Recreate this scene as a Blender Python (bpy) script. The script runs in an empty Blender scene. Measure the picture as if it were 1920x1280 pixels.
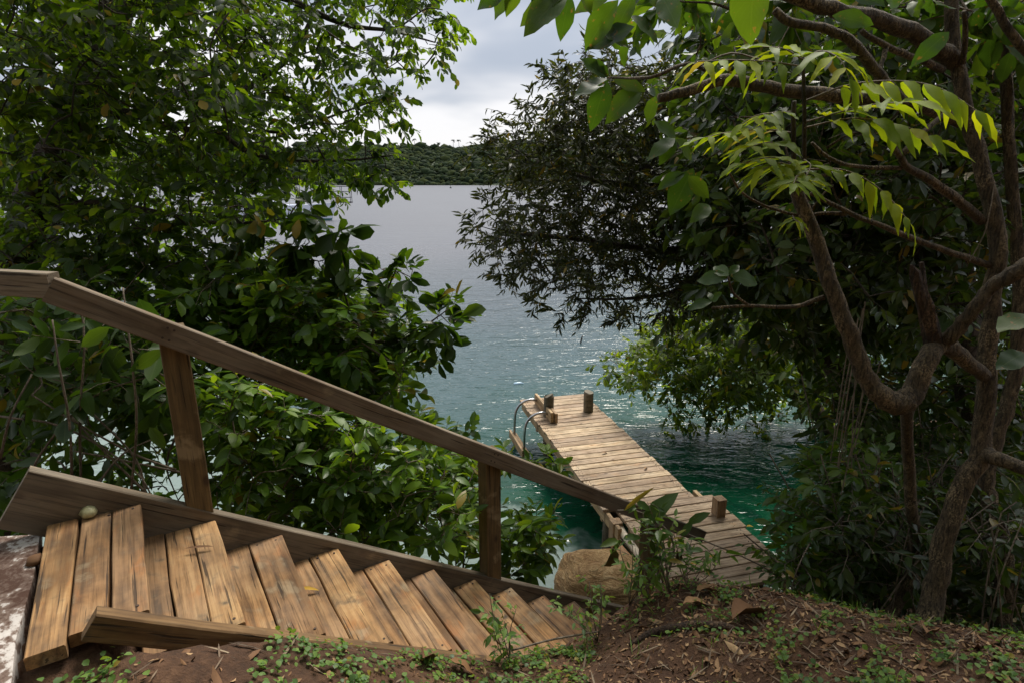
import bpy, math, random
import numpy as np
from mathutils import Vector, Matrix

rng = np.random.default_rng(11)
random.seed(11)
scene = bpy.context.scene
COL = scene.collection

# ------------------------------------------------------------------ camera
W0, H0 = 1920.0, 1280.0
FPX = 1100.0                      # focal length in photograph pixels
PITCH = math.radians(15.3)
CAMZ = 4.40                       # eye height above the water (z = 0)
cam_d = bpy.data.cameras.new('camera')
cam_d.sensor_width = 36.0
cam_d.lens = FPX / W0 * 36.0
cam_d.clip_start = 0.05
cam_d.clip_end = 5000
cam = bpy.data.objects.new('camera', cam_d)
COL.objects.link(cam)
cam.location = (0, 0, CAMZ)
cam.rotation_euler = (math.pi / 2 - PITCH, 0, 0)
scene.camera = cam

# ------------------------------------------------------------------ light
SUN_AZ, SUN_EL = math.radians(22), math.radians(56)
world = bpy.data.worlds.new('World')
scene.world = world
world.use_nodes = True
sun_d = bpy.data.lights.new('sun', 'SUN')
sun_d.energy = 3.4
sun_d.angle = math.radians(26)
sun_d.color = (1.0, 0.94, 0.84)
sun = bpy.data.objects.new('sun', sun_d)
COL.objects.link(sun)
sv = Vector((math.sin(SUN_AZ) * math.cos(SUN_EL), math.cos(SUN_AZ) * math.cos(SUN_EL), math.sin(SUN_EL)))
sun.rotation_euler = (-sv).to_track_quat('-Z', 'Y').to_euler()
vs = scene.view_settings
vs.view_transform = 'Standard'
vs.look = 'None'
vs.exposure = 0.55
vs.gamma = 1.0
vs.use_curve_mapping = False
scene.cycles.max_bounces = 7
scene.cycles.diffuse_bounces = 3
scene.cycles.glossy_bounces = 3
scene.cycles.transmission_bounces = 3
scene.cycles.transparent_max_bounces = 6
scene.cycles.use_denoising = True
scene.cycles.sample_clamp_indirect = 6.0

# ------------------------------------------------------------------ node helpers
class NT:
    def __init__(self, tree):
        self.t = tree
        tree.nodes.clear()
    def n(self, typ, ins=None, **props):
        nd = self.t.nodes.new(typ)
        for k, v in props.items():
            setattr(nd, k, v)
        if ins:
            for k, v in ins.items():
                s = nd.inputs[k]
                if isinstance(v, bpy.types.NodeSocket):
                    self.t.links.new(v, s)
                else:
                    s.default_value = v
        return nd
    def noise(self, vec, scale, detail=4, rough=0.55, dist=0.0):
        return self.n('ShaderNodeTexNoise', {'Vector': vec, 'Scale': scale, 'Detail': detail, 'Roughness': rough, 'Distortion': dist}).outputs['Fac']
    def math(self, op, a, b=0.0, clamp=False):
        return self.n('ShaderNodeMath', {0: a, 1: b}, operation=op, use_clamp=clamp).outputs[0]
    def mapr(self, v, a, b, c=0.0, d=1.0, smooth=False):
        return self.n('ShaderNodeMapRange', {'Value': v, 'From Min': a, 'From Max': b, 'To Min': c, 'To Max': d},
                      interpolation_type='SMOOTHSTEP' if smooth else 'LINEAR').outputs[0]
    def mix(self, fac, a, b, blend='MIX'):
        nd = self.n('ShaderNodeMix', None, data_type='RGBA', blend_type=blend)
        for idx, v in ((0, fac), (6, a), (7, b)):
            s = nd.inputs[idx]
            if isinstance(v, bpy.types.NodeSocket):
                self.t.links.new(v, s)
            else:
                s.default_value = v if idx == 0 else (tuple(v) + (1.0,))[:4]
        return nd.outputs[2]
    def ramp(self, fac, stops):
        nd = self.n('ShaderNodeValToRGB', {'Fac': fac})
        cr = nd.color_ramp
        while len(cr.elements) < len(stops):
            cr.elements.new(0.5)
        for e, (p, c) in zip(cr.elements, stops):
            e.position = p
            e.color = tuple(c) + (1.0,)
        return nd.outputs['Color']
    def mapping(self, vec, scale=(1, 1, 1), rot=(0, 0, 0), loc=(0, 0, 0)):
        return self.n('ShaderNodeMapping', {'Vector': vec, 'Scale': scale, 'Rotation': rot, 'Location': loc}).outputs[0]
    def bump(self, h, strength=0.5, dist=0.01, normal=None):
        ins = {'Height': h, 'Strength': strength, 'Distance': dist}
        if normal is not None:
            ins['Normal'] = normal
        return self.n('ShaderNodeBump', ins).outputs[0]
    def surf(self, sh):
        o = self.n('ShaderNodeOutputMaterial')
        self.t.links.new(sh, o.inputs['Surface'])

def new_mat(name):
    m = bpy.data.materials.new(name)
    m.use_nodes = True
    return m, NT(m.node_tree)

# ------------------------------------------------------------------ sky
SKY_OFF = (7.60, 1.00, 0.0)
def make_sky():
    N = NT(world.node_tree)
    sky = N.n('ShaderNodeTexSky', None, sky_type='NISHITA', sun_disc=False)
    sky.sun_elevation = SUN_EL
    sky.sun_rotation = SUN_AZ
    tc = N.n('ShaderNodeTexCoord').outputs['Generated']
    sep = N.n('ShaderNodeSeparateXYZ', {'Vector': tc})
    z = N.math('MAXIMUM', sep.outputs[2], 0.0)
    # cloud deck: project the direction on a plane overhead so that clouds flatten to the horizon
    zz = N.math('ADD', z, 0.22)
    u = N.math('DIVIDE', sep.outputs[0], zz)
    v = N.math('DIVIDE', sep.outputs[1], zz)
    p = N.n('ShaderNodeCombineXYZ', {0: u, 1: v, 2: 0.0}).outputs[0]
    p = N.mapping(p, loc=SKY_OFF)
    s = N.noise(p, 0.85, 4, 0.46, 0.15)
    dark = N.mapr(s, 0.42, 0.62, 0.0, 1.0, True)
    # cloud brightness: an overcast sky is brighter overhead than at the horizon
    cl = N.mix(dark, (6.8, 6.7, 6.8), (3.3, 3.65, 4.3))
    up = N.mapr(z, 0.15, 0.95, 1.0, 1.5)
    upc = N.n('ShaderNodeCombineXYZ', {0: up, 1: up, 2: up}).outputs[0]
    cl = N.mix(1.0, cl, upc, 'MULTIPLY')
    col = N.mix(0.93, sky.outputs[0], cl)
    bg = N.n('ShaderNodeBackground', {'Color': col, 'Strength': 0.1})
    out = N.n('ShaderNodeOutputWorld')
    N.t.links.new(bg.outputs[0], out.inputs[0])
make_sky()

# ------------------------------------------------------------------ pixel -> place helpers
CP, SP = math.cos(PITCH), math.sin(PITCH)
def ray(px, py):
    x = (px - W0 / 2) / FPX
    y = (py - H0 / 2) / FPX
    return np.array([x, CP - y * SP, -SP - y * CP])
def at(px, py, Y):
    d = ray(px, py)
    p = d * (Y / d[1])
    p[2] += CAMZ
    return p
def onz(px, py, z):
    d = ray(px, py)
    p = d * ((z - CAMZ) / d[2])
    p[2] += CAMZ
    return p
def proj(P):
    P = np.atleast_2d(P)
    x, y, z = P[:, 0], P[:, 1], P[:, 2] - CAMZ
    f = y * CP - z * SP
    dn = -y * SP - z * CP
    f = np.where(np.abs(f) < 1e-6, 1e-6, f)
    return W0 / 2 + FPX * x / f, H0 / 2 + FPX * dn / f, f

# ------------------------------------------------------------------ object helpers
def tag(o, label=None, cat=None, group=None, kind=None):
    if label: o['label'] = label
    if cat: o['category'] = cat
    if group: o['group'] = group
    if kind: o['kind'] = kind
    return o
def empty(name, loc, label=None, cat=None, group=None):
    o = bpy.data.objects.new(name, None)
    COL.objects.link(o)
    o.location = tuple(float(v) for v in loc)
    o.empty_display_size = 0.1
    return tag(o, label, cat, group)
def link(name, me, parent=None, matrix=None, base=None):
    """link a mesh object; vertices are in world space unless a matrix is given; base = parent's location"""
    o = bpy.data.objects.new(name, me)
    COL.objects.link(o)
    m = matrix if matrix is not None else Matrix.Identity(4)
    if parent is not None:
        o.parent = parent
        pl = parent
        t = Vector((0, 0, 0))
        while pl is not None:
            t = t + pl.location
            pl = pl.parent
        m = Matrix.Translation(-t) @ m
    o.matrix_basis = m
    return o
def mesh_np(name, V, F, mat=None, smooth=False, uv=None, fattr=None):
    """V (n,3); F list of tuples or (m,k) array; uv per loop; fattr = dict name -> per-face float"""
    me = bpy.data.meshes.new(name)
    V = np.asarray(V, dtype=np.float32)
    if isinstance(F, np.ndarray):
        k = F.shape[1]
        nf = F.shape[0]
        me.vertices.add(len(V)); me.vertices.foreach_set('co', V.ravel())
        me.loops.add(nf * k); me.loops.foreach_set('vertex_index', F.astype(np.int32).ravel())
        me.polygons.add(nf)
        me.polygons.foreach_set('loop_start', np.arange(0, nf * k, k, dtype=np.int32))
        me.polygons.foreach_set('loop_total', np.full(nf, k, dtype=np.int32))
        me.update(calc_edges=True)
    else:
        me.from_pydata([tuple(map(float, v)) for v in V], [], [tuple(int(i) for i in f) for f in F])
        me.update()
    if uv is not None:
        l = me.uv_layers.new(name='UVMap')
        l.data.foreach_set('uv', np.asarray(uv, dtype=np.float32).ravel())
    if fattr:
        for nm, a in fattr.items():
            at_ = me.attributes.new(nm, 'FLOAT', 'FACE')
            at_.data.foreach_set('value', np.asarray(a, dtype=np.float32))
    if smooth:
        me.polygons.foreach_set('use_smooth', np.ones(len(me.polygons), dtype=bool))
    if mat is not None:
        me.materials.append(mat)
    return me

class MB:
    """collects polygons"""
    def __init__(self): self.V, self.F = [], []
    def add(self, V, F):
        o = len(self.V)
        self.V.extend([tuple(v) for v in V])
        self.F.extend([tuple(i + o for i in f) for f in F])
    def box(self, c, ax, half):
        c = np.array(c, float); A = [np.array(a, float) for a in ax]
        V = [c + sx * half[0] * A[0] + sy * half[1] * A[1] + sz * half[2] * A[2] for sx in (-1, 1) for sy in (-1, 1) for sz in (-1, 1)]
        F = [(0, 1, 3, 2), (4, 6, 7, 5), (0, 4, 5, 1), (2, 3, 7, 6), (0, 2, 6, 4), (1, 5, 7, 3)]
        if np.dot(np.cross(A[0], A[1]), A[2]) < 0:
            F = [f[::-1] for f in F]
        self.add(V, F)
    def tube(self, pts, radii, sides=8, cap=True, wob=0.0, seed=0):
        V, F = tube_geo(pts, radii, sides, cap, wob, seed)
        self.add(V, F)
    def mesh(self, name, mat, smooth=False):
        return mesh_np(name, np.array(self.V), self.F, mat, smooth)

def tube_geo(pts, radii, sides=8, cap=True, wob=0.0, seed=0):
    P = np.asarray(pts, float)
    n = len(P)
    R = np.asarray(radii, float) if np.ndim(radii) else np.full(n, float(radii))
    T = np.gradient(P, axis=0)
    T /= np.linalg.norm(T, axis=1)[:, None] + 1e-9
    up = np.array([0, 0, 1.0]) if abs(T[0][2]) < 0.9 else np.array([1.0, 0, 0])
    A = np.cross(T[0], up); A /= np.linalg.norm(A)
    r_ = np.random.default_rng(seed)
    V = []
    for i in range(n):
        A = A - T[i] * np.dot(A, T[i]); A /= np.linalg.norm(A) + 1e-9
        B = np.cross(T[i], A)
        for j in range(sides):
            a = 2 * math.pi * j / sides
            rr = R[i] * (1 + wob * (r_.random() - 0.5) * 2)
            V.append(P[i] + rr * (math.cos(a) * A + math.sin(a) * B))
    F = []
    for i in range(n - 1):
        for j in range(sides):
            a = i * sides + j; b = i * sides + (j + 1) % sides
            F.append((a, b, b + sides, a + sides))
    if cap:
        F.append(tuple(range(sides))[::-1])
        F.append(tuple(range((n - 1) * sides, n * sides)))
    return V, F

def smooth_path(pts, per=4, vals=None):
    P = np.asarray(pts, float)
    n = len(P)
    Q = np.vstack([2 * P[0] - P[1], P, 2 * P[-1] - P[-2]])
    out, ov = [], []
    for i in range(n - 1):
        p0, p1, p2, p3 = Q[i], Q[i + 1], Q[i + 2], Q[i + 3]
        for k in range(per):
            t = k / per
            out.append(0.5 * ((2 * p1) + (p2 - p0) * t + (2 * p0 - 5 * p1 + 4 * p2 - p3) * t * t + (3 * p1 - p0 - 3 * p2 + p3) * t ** 3))
            if vals is not None: ov.append(vals[i] * (1 - t) + vals[i + 1] * t)
    out.append(P[-1])
    if vals is not None: ov.append(vals[-1])
    return (np.array(out), np.array(ov)) if vals is not None else np.array(out)

def vnoise(x, y, seed=0):
    """smooth value noise on arrays, 0..1"""
    def h(i, j):
        s = np.sin(i * 127.1 + j * 311.7 + seed * 74.7) * 43758.5453
        return s - np.floor(s)
    i, j = np.floor(x), np.floor(y)
    fx, fy = x - i, y - j
    fx = fx * fx * (3 - 2 * fx); fy = fy * fy * (3 - 2 * fy)
    return (h(i, j) * (1 - fx) + h(i + 1, j) * fx) * (1 - fy) + (h(i, j + 1) * (1 - fx) + h(i + 1, j + 1) * fx) * fy

# ------------------------------------------------------------------ materials
def wood_mat(name, dark, mid, light, stain=0.5, grey=0.0, rough=0.75):
    m, N = new_mat(name)
    tc = N.n('ShaderNodeTexCoord').outputs['Object']
    rnd = N.n('ShaderNodeObjectInfo').outputs['Random']
    off = N.n('ShaderNodeCombineXYZ', {0: N.math('MULTIPLY', rnd, 31.7), 1: N.math('MULTIPLY', rnd, 17.3), 2: N.math('MULTIPLY', rnd, 53.1)}).outputs[0]
    p = N.n('ShaderNodeVectorMath', {0: tc, 1: off}, operation='ADD').outputs[0]
    g1 = N.noise(N.mapping(p, (1.6, 34, 34)), 1.0, 6, 0.62, 0.5)
    # growth rings running along the board, bent round by low noise
    warp = N.noise(N.mapping(p, (1.1, 3.0, 3.0)), 1.0, 2, 0.5)
    sep = N.n('ShaderNodeSeparateXYZ', {'Vector': p})
    ph = N.math('ADD', N.math('MULTIPLY', sep.outputs[1], 150.0), N.math('MULTIPLY', warp, 30.0))
    ring = N.mapr(N.math('SINE', ph), -1, 1, 0, 1)
    # knots
    vk = N.n('ShaderNodeTexVoronoi', {'Vector': N.mapping(p, (4.2, 8.0, 1.0)), 'Scale': 1.0, 'Randomness': 1.0}, feature='F1').outputs['Distance']
    knot = N.mapr(vk, 0.06, 0.17, 1.0, 0.0, True)
    st = N.noise(p, 5.5, 5, 0.6, 0.3)
    st2 = N.noise(p, 16.0, 4, 0.6)
    f = N.math('ADD', N.math('MULTIPLY', g1, 0.74), N.math('MULTIPLY', ring, 0.10))
    f = N.math('ADD', f, N.math('MULTIPLY', N.math('SUBTRACT', st, 0.5), stain))
    c = N.ramp(f, [(0.18, dark), (0.46, mid), (0.78, light)])
    tone = N.mapr(rnd, 0, 1, 0.72, 1.16)
    tcol = N.n('ShaderNodeCombineXYZ', {0: tone, 1: N.math('MULTIPLY', tone, N.mapr(rnd, 0, 1, 0.97, 1.03)), 2: tone}).outputs[0]
    c = N.mix(1.0, c, tcol, 'MULTIPLY')
    c = N.mix(N.math('MULTIPLY', knot, 0.8), c, (0.045, 0.024, 0.014))
    blotch = N.math('MULTIPLY', N.mapr(st, 0.56, 0.72, 0, 1, True), N.mapr(st2, 0.4, 0.6, 0, 1))
    c = N.mix(N.math('MULTIPLY', blotch, 0.65 * stain * 1.5), c, (0.06, 0.042, 0.026))
    rust = N.math('MULTIPLY', N.mapr(N.noise(N.mapping(p, (2.0, 5.0, 5.0)), 2.3, 4, 0.6, 0.4), 0.55, 0.70, 0, 1, True), stain * 0.55)
    c = N.mix(rust, c, (mid[0] * 1.05, mid[1] * 0.72, mid[2] * 0.42))
    pale = N.math('MULTIPLY', N.mapr(st, 0.30, 0.42, 1, 0, True), 0.5)
    c = N.mix(pale, c, (0.42, 0.32, 0.19))
    if grey:
        gn = N.mapr(N.noise(p, 2.4, 3), 0.35, 0.65, 0, grey)
        c = N.mix(gn, c, (0.29, 0.25, 0.195))
    fs = N.noise(N.mapping(p, (4.0, 120, 120)), 1.0, 4, 0.65, 0.3)
    c = N.mix(N.mapr(fs, 0.50, 0.66, 0, 0.5), c, tuple(v * 0.55 for v in dark), 'MIX')
    band = N.noise(N.mapping(p, (0.9, 11, 11)), 1.0, 3, 0.5, 0.8)
    c = N.mix(N.mapr(band, 0.52, 0.70, 0, 0.55, True), c, dark)
    # fine cracks
    cr = N.noise(N.mapping(p, (2.5, 70, 70)), 1.0, 3, 0.5, 0.2)
    crk = N.mapr(cr, 0.33, 0.37, 1, 0)
    c = N.mix(N.math('MULTIPLY', crk, 0.8), c, (0.025, 0.016, 0.01))
    h = N.math('ADD', N.math('MULTIPLY', g1, 0.7), N.math('MULTIPLY', crk, -0.9))
    nb = N.bump(h, 0.55, 0.004)
    b = N.n('ShaderNodeBsdfPrincipled', {'Base Color': c, 'Roughness': N.mapr(g1, 0.2, 0.8, rough - 0.12, rough + 0.1), 'Normal': nb})
    b.inputs['Specular IOR Level'].default_value = 0.35
    N.surf(b.outputs[0])
    return m

M = {}
M['tread'] = wood_mat('stair_timber', (0.080, 0.038, 0.014), (0.35, 0.19, 0.075), (0.56, 0.36, 0.17), 1.0, 0.2)
M['stringer'] = wood_mat('stringer_timber', (0.06, 0.045, 0.03), (0.15, 0.11, 0.07), (0.25, 0.19, 0.125), 0.5, 0.45)
M['stringer_near'] = wood_mat('near_stringer_timber', (0.045, 0.024, 0.011), (0.20, 0.115, 0.046), (0.37, 0.24, 0.11), 0.7)
M['rail'] = wood_mat('rail_timber', (0.08, 0.054, 0.032), (0.185, 0.13, 0.08), (0.28, 0.205, 0.135), 0.45, 0.5)
M['post'] = wood_mat('post_timber', (0.055, 0.036, 0.016), (0.16, 0.105, 0.045), (0.27, 0.185, 0.09), 0.5)
M['deck'] = wood_mat('jetty_timber', (0.15, 0.09, 0.045), (0.48, 0.355, 0.23), (0.68, 0.545, 0.40), 0.7, 0.2)
M['pile'] = wood_mat('pile_timber', (0.05, 0.045, 0.03), (0.13, 0.115, 0.075), (0.24, 0.21, 0.15), 0.6, 0.4)
M['block'] = wood_mat('block_timber', (0.15, 0.09, 0.045), (0.42, 0.29, 0.16), (0.58, 0.43, 0.27), 0.4)

def plain_mat(name, col, rough=0.6, metal=0.0, var=0.25, scale=12.0, bump=0.0):
    m, N = new_mat(name)
    tc = N.n('ShaderNodeTexCoord').outputs['Object']
    n = N.noise(tc, scale, 5, 0.6)
    lo = tuple(c * (1 - var) for c in col); hi = tuple(min(1, c * (1 + var)) for c in col)
    c = N.ramp(n, [(0.3, lo), (0.7, hi)])
    ins = {'Base Color': c, 'Roughness': rough, 'Metallic': metal}
    if bump: ins['Normal'] = N.bump(n, 0.6, bump)
    N.surf(N.n('ShaderNodeBsdfPrincipled', ins).outputs[0])
    return m
M['steel'] = plain_mat('ladder_steel', (0.42, 0.43, 0.44), 0.28, 1.0, 0.15, 30)
M['nail'] = plain_mat('rusty_nail', (0.05, 0.03, 0.02), 0.8)
M['pale_pole'] = plain_mat('pale_pole_wood', (0.58, 0.50, 0.38), 0.7, 0, 0.25, 9, 0.004)
M['orange_pole'] = plain_mat('orange_pole_wood', (0.38, 0.20, 0.08), 0.7, 0, 0.35, 9, 0.004)
M['hull'] = plain_mat('white_gelcoat', (0.62, 0.68, 0.80), 0.3, 0, 0.04, 3)
M['boot'] = plain_mat('green_antifoul', (0.04, 0.14, 0.13), 0.5)
M['boatdark'] = plain_mat('boat_window', (0.02, 0.025, 0.03), 0.15)
M['bottle'] = plain_mat('float_blue', (0.35, 0.50, 0.62), 0.25, 0, 0.2)
M['buoy'] = plain_mat('buoy_dark', (0.03, 0.03, 0.035), 0.5)
M['fruit'] = plain_mat('fallen_fruit', (0.42, 0.40, 0.22), 0.5, 0, 0.4, 40, 0.003)

def leaf_mat(name, base, trans, tmix=0.38, rough=0.38, spot=0.0, var=0.45, rib=0.3, old=0.8, spec=0.45):
    m, N = new_mat(name)
    oi = N.n('ShaderNodeObjectInfo').outputs['Random']
    fa = N.n('ShaderNodeAttribute', None, attribute_name='lv', attribute_type='GEOMETRY').outputs['Fac']
    r = N.math('FRACT', N.math('ADD', oi, fa))
    uv = N.n('ShaderNodeTexCoord').outputs['UV']
    sp = N.n('ShaderNodeSeparateXYZ', {'Vector': uv})
    mid = N.math('ABSOLUTE', N.math('SUBTRACT', sp.outputs[0], 0.5))
    ribm = N.mapr(mid, 0.012, 0.035, rib, 0.0)
    # side veins
    vv = N.math('SINE', N.math('MULTIPLY', N.math('SUBTRACT', sp.outputs[1], N.math('MULTIPLY', mid, 0.7)), 62.0))
    vein = N.mapr(vv, 0.75, 1.0, 0.0, rib * 0.4)
    ribm = N.math('MAXIMUM', ribm, vein)
    bright = N.mapr(r, 0, 1, 1 - var, 1 + var)
    bc = N.n('ShaderNodeCombineXYZ', {0: N.math('MULTIPLY', bright, N.mapr(r, 0.3, 1, 0.9, 1.22)), 1: bright, 2: N.math('MULTIPLY', bright, N.mapr(r, 0, 1, 1.25, 0.8))}).outputs[0]
    c = N.mix(1.0, base, bc, 'MULTIPLY')
    t = N.mix(1.0, trans, bc, 'MULTIPLY')
    c = N.mix(ribm, c, (0.16, 0.22, 0.07))
    if spot:
        pos = N.n('ShaderNodeNewGeometry').outputs['Position']
        n = N.noise(pos, 38.0, 3, 0.6)
        s = N.math('MULTIPLY', N.mapr(n, 0.62, 0.72, 0, 1, True), spot)
        c = N.mix(s, c, (0.22, 0.13, 0.03)); t = N.mix(s, t, (0.40, 0.22, 0.03))
    # a few yellowing leaves
    yl = N.mapr(N.math('FRACT', N.math('MULTIPLY', r, 37.0)), 0.97, 0.985, 0, old)
    c = N.mix(yl, c, (0.28, 0.19, 0.02)); t = N.mix(yl, t, (0.5, 0.34, 0.03))
    b = N.n('ShaderNodeBsdfPrincipled', {'Base Color': c, 'Roughness': N.mapr(r, 0, 1, rough - 0.06, rough + 0.12)})
    b.inputs['Specular IOR Level'].default_value = spec
    tr = N.n('ShaderNodeBsdfTranslucent', {'Color': t})
    mx = N.n('ShaderNodeMixShader', {0: tmix, 1: b.outputs[0], 2: tr.outputs[0]})
    N.surf(mx.outputs[0])
    return m
L = {}
L['tree'] = leaf_mat('leaf_broad_tree', (0.014, 0.030, 0.004), (0.22, 0.38, 0.010), 0.42, 0.45, var=0.6, spec=0.35)
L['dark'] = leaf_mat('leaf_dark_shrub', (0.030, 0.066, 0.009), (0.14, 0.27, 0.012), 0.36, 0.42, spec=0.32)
L['bright'] = leaf_mat('leaf_bright_shrub', (0.070, 0.145, 0.012), (0.25, 0.42, 0.012), 0.40, 0.36, var=0.65)
L['magnolia'] = leaf_mat('leaf_thick_dark', (0.026, 0.056, 0.006), (0.11, 0.22, 0.006), 0.36, spec=0.3, rib=0.15)
L['willow'] = leaf_mat('leaf_narrow_dark', (0.028, 0.034, 0.010), (0.085, 0.11, 0.010), 0.26, 0.42, spec=0.35)
L['overhang'] = leaf_mat('leaf_small_light', (0.060, 0.108, 0.009), (0.25, 0.37, 0.010), 0.42, 0.45, var=0.6)
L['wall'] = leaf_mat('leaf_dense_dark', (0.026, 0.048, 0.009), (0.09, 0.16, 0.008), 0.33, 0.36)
L['fern'] = leaf_mat('leaf_pinnate', (0.17, 0.24, 0.010), (0.42, 0.52, 0.010), 0.42, 0.62, var=0.35, spec=0.2)
L['big'] = leaf_mat('leaf_big_spotted', (0.036, 0.075, 0.010), (0.11, 0.215, 0.008), 0.38, 0.44, spot=0.95, var=0.3)
L['weed'] = leaf_mat('leaf_weed', (0.10, 0.19, 0.035), (0.24, 0.40, 0.04), 0.35, 0.55)
L['under'] = leaf_mat('leaf_undergrowth', (0.045, 0.092, 0.012), (0.16, 0.28, 0.01), 0.35, 0.34)

def dry_mat(name, a, b_, c_):
    m, N = new_mat(name)
    oi = N.n('ShaderNodeObjectInfo').outputs['Random']
    fa = N.n('ShaderNodeAttribute', None, attribute_name='lv', attribute_type='GEOMETRY').outputs['Fac']
    r = N.math('FRACT', N.math('ADD', oi, fa))
    pos = N.n('ShaderNodeNewGeometry').outputs['Position']
    n = N.noise(pos, 60.0, 4, 0.6)
    f = N.math('ADD', N.math('MULTIPLY', r, 0.8), N.math('MULTIPLY', n, 0.25))
    c = N.ramp(f, [(0.1, a), (0.55, b_), (0.95, c_)])
    N.surf(N.n('ShaderNodeBsdfPrincipled', {'Base Color': c, 'Roughness': 0.8}).outputs[0])
    return m
M['litter'] = dry_mat('leaf_litter', (0.06, 0.026, 0.012), (0.21, 0.105, 0.045), (0.46, 0.30, 0.155))
M['twiglitter'] = dry_mat('twig_litter', (0.06, 0.04, 0.025), (0.16, 0.11, 0.07), (0.30, 0.23, 0.15))
M['dryleaf'] = dry_mat('dry_leaf', (0.12, 0.055, 0.02), (0.20, 0.10, 0.038), (0.28, 0.16, 0.07))
M['yellowleaf'] = dry_mat('yellow_leaf', (0.42, 0.24, 0.02), (0.50, 0.30, 0.02), (0.56, 0.36, 0.03))
M['deadleaf'] = dry_mat('dead_hanging_leaf', (0.05, 0.045, 0.012), (0.09, 0.08, 0.02), (0.13, 0.11, 0.03))

def bark_mat(name, a, b_, c_, sc=1.0, bump=0.012):
    m, N = new_mat(name)
    pos = N.n('ShaderNodeNewGeometry').outputs['Position']
    n1 = N.noise(N.mapping(pos, (1, 1, 0.45)), 9 * sc, 6, 0.62, 0.8)
    n2 = N.noise(N.mapping(pos, (1, 1, 0.8)), 55 * sc, 4, 0.6, 0.3)
    n3 = N.noise(pos, 2.4 * sc, 3)
    f = N.math('ADD', N.math('MULTIPLY', n1, 0.6), N.math('MULTIPLY', n2, 0.4))
    c = N.ramp(f, [(0.28, a), (0.5, b_), (0.74, c_)])
    lich = N.math('MULTIPLY', N.mapr(n3, 0.50, 0.62, 0, 0.7, True), N.mapr(n2, 0.45, 0.6, 0, 1))
    c = N.mix(lich, c, tuple(v * 1.25 for v in c_))
    fis = N.mapr(N.noise(N.mapping(pos, (1, 1, 0.14)), 75 * sc / 2, 3, 0.6, 0.6), 0.40, 0.47, 1.0, 0.0)
    c = N.mix(N.math('MULTIPLY', fis, 0.75), c, a)
    h = N.math('SUBTRACT', N.math('ADD', N.math('MULTIPLY', n1, 1.0), N.math('MULTIPLY', n2, 0.5)), N.math('MULTIPLY', fis, 0.8))
    N.surf(N.n('ShaderNodeBsdfPrincipled', {'Base Color': c, 'Roughness': 0.85, 'Normal': N.bump(h, 0.8, bump)}).outputs[0])
    return m
B = {}
B['dark'] = bark_mat('bark_dark', (0.018, 0.014, 0.010), (0.045, 0.034, 0.024), (0.09, 0.07, 0.05))
B['brown'] = bark_mat('bark_brown', (0.022, 0.015, 0.008), (0.085, 0.060, 0.032), (0.27, 0.20, 0.115), 2.6, 0.018)
B['grey'] = bark_mat('bark_grey', (0.045, 0.036, 0.027), (0.11, 0.085, 0.062), (0.20, 0.165, 0.125))
B['twig'] = bark_mat('bark_twig', (0.07, 0.055, 0.04), (0.16, 0.125, 0.09), (0.27, 0.22, 0.165), 2.0, 0.002)
B['rotten'] = bark_mat('bark_rotten', (0.015, 0.009, 0.006), (0.05, 0.028, 0.016), (0.16, 0.10, 0.055), 2.0, 0.02)

# ------------------------------------------------------------------ stairs frame (plan axes)
SD = np.array([0.839, 0.544, 0.0])          # down the stairs
SN = np.array([0.544, -0.839, 0.0])         # across, towards the camera side
S0 = np.array([-1.518, 2.143, CAMZ - 1.27]) # top nosing at the far stringer
RUN, RISE, SW = 0.257, 0.166, 0.776
UP = np.array([0, 0, 1.0])
def st(s, c, dz=0.0):
    """s metres down the stairs from the landing nosing, c metres across from the far stringer"""
    return S0 + SD * s + SN * c + UP * dz
JZ = CAMZ - 3.72
JA = np.array([0.2507, -0.968, 0.0]); JB = np.array([0.968, 0.2507, 0.0])
J0 = np.array([0.189, 9.74, JZ])
def jt(a, b, dz=0.0): return J0 + JA * a + JB * b + UP * dz

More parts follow.
